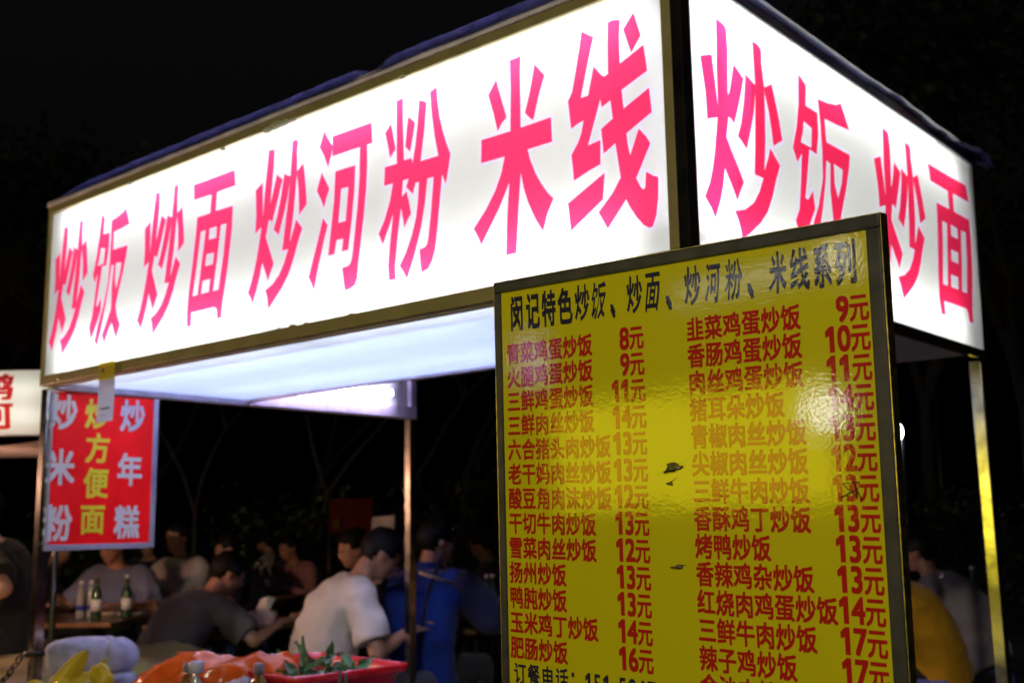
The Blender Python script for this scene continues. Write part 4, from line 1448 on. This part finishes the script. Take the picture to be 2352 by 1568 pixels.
def limbs(m, p, d, ln, r, depth, tips):
    pts, rad = [p], [r]
    for i in range(3):
        d = (d + Vector((random.uniform(-.16, .16), random.uniform(-.16, .16), random.uniform(-.04, .10)))).normalized()
        p = p + d * ln / 3
        pts.append(p); rad.append(r * (1 - .13 * (i + 1)))
    m.tube(pts, rad, 7 if depth > 1 else 5, cap=depth == 0)
    if depth == 0:
        tips.append(p)
        return
    for k in range(random.choice((2, 2, 3))):
        a = random.uniform(0, 6.28)
        nd = (d + Vector((math.cos(a), math.sin(a), random.uniform(.0, .35))) * random.uniform(.45, .75)).normalized()
        limbs(m, p, nd, ln * random.uniform(.62, .82), r * .6, depth - 1, tips)


def tree(pos, h, label, leaves, seed, group, spread=1.0, leafm=None, lsize=.13, bare=False, depth=4):
    random.seed(seed)
    t = thing('tree', label, 'tree', pos, random.random() * 6, group)
    m = MB(); tips = []
    limbs(m, Vector((0, 0, -.05)), Vector((random.uniform(-.08, .08), random.uniform(-.08, .08), 1)), h * .36, .035 * h * (.24 if bare else .45), depth, tips)
    m.build('trunk', M_bark, t)
    if bare: return t
    bm = bmesh.new()
    for i in range(leaves):
        c = random.choice(tips)
        g = Vector((random.gauss(0, 1), random.gauss(0, 1), random.gauss(0, .8))) * .34 * spread
        q = c + g
        n = Vector((random.uniform(-1, 1), random.uniform(-1, 1), random.uniform(-.2, 1))).normalized()
        a = n.orthogonal().normalized()
        b = n.cross(a)
        s = lsize * random.uniform(.6, 1.3)
        bm.faces.new([bm.verts.new(q + a * s * .5), bm.verts.new(q + b * s * .32), bm.verts.new(q - a * s * .5), bm.verts.new(q - b * s * .32)])
    me = bpy.data.meshes.new('crown'); bm.to_mesh(me); bm.free()
    link('crown', me, leafm or M_leafd, t)
    return t


GT = 'trees behind the food stall'
for i, (px, d, h, lb) in enumerate(((735, 11, 4.6, 'bare tree forking low behind the person in pink stripes'), (430, 10.5, 4.2, 'bare tree behind the white shirted diner'), (900, 13, 5.2, 'bare tree seen beside the thin steel post'))):
    q = at(px, 1200, d)
    tree((q.x, q.y, 0), h, lb, 0, 40 + i, GT, bare=True, depth=5)
for i, (px, d, h, lb) in enumerate(((-150, 17, 6.5, 'leafy tree far left behind the snack stall'), (330, 18, 6, 'leafy tree behind the red panel'), (700, 19, 6.2, 'leafy tree in the gap between the two left posts'), (1030, 15, 5.6, 'leafy tree between the thin post and the price board'), (1500, 19, 8.5, 'tall tree hidden behind the middle of the stall'), (2150, 15, 8.0, 'tall dark tree behind the rear right post'), (2380, 12, 7.0, 'tall dark tree at the right edge'), (2050, 20, 9.5, 'tallest dark tree above the right end of the roof'))):
    q = at(px, 1190, d)
    tree((q.x, q.y, 0), h, lb, 2600, 60 + i, GT, spread=h / 5.0, lsize=.17)


def bush(pos, r, h, label, seed, n=1500):
    random.seed(seed)
    t = thing('bush', label, 'bush', pos, 0, 'bushes behind the diners')
    m = MB()
    for k in range(9):
        a = random.uniform(0, 6.28)
        m.tube([(0, 0, -.02), (math.cos(a) * r * .3, math.sin(a) * r * .3, h * .45), (math.cos(a) * r * .6, math.sin(a) * r * .6, h * .85)], [.02, .014, .006], 5)
    m.build('stems', M_bark, t)
    bm = bmesh.new()
    blobs = [(Vector((random.gauss(0, .45) * r, random.gauss(0, .45) * r, random.uniform(.25, .95) * h)), random.uniform(.18, .36)) for _ in range(16)]
    for i in range(n):
        c, s0 = random.choice(blobs)
        q = c + Vector((random.gauss(0, 1), random.gauss(0, 1), random.gauss(0, .8))) * s0 * .6 * r
        q.z = max(q.z, .03)
        nn = Vector((random.uniform(-1, 1), random.uniform(-1, 1), random.uniform(-.2, 1))).normalized()
        a = nn.orthogonal().normalized(); b = nn.cross(a)
        s = random.uniform(.05, .11)
        bm.faces.new([bm.verts.new(q + a * s * .5), bm.verts.new(q + b * s * .32), bm.verts.new(q - a * s * .5), bm.verts.new(q - b * s * .32)])
    me = bpy.data.meshes.new('foliage'); bm.to_mesh(me); bm.free()
    link('foliage', me, M_leafm, t)


for i, (px, d, r, h, lb) in enumerate(((600, 11.5, .9, 1.5, 'rounded bush behind the far round table'), (820, 12.5, 1.0, 1.5, 'dark bush under the red banner'), (1060, 10.5, 1.0, 1.75, 'bush between the blue jersey and the price board'), (200, 12, 1.1, 1.4, 'bush behind the table under the red panel'), (2200, 10.5, 1.1, 1.5, 'dark bush behind the yellow jacket'))):
    q = at(px, 1200, d)
    bush((q.x, q.y, 0), r, h, lb, 80 + i)
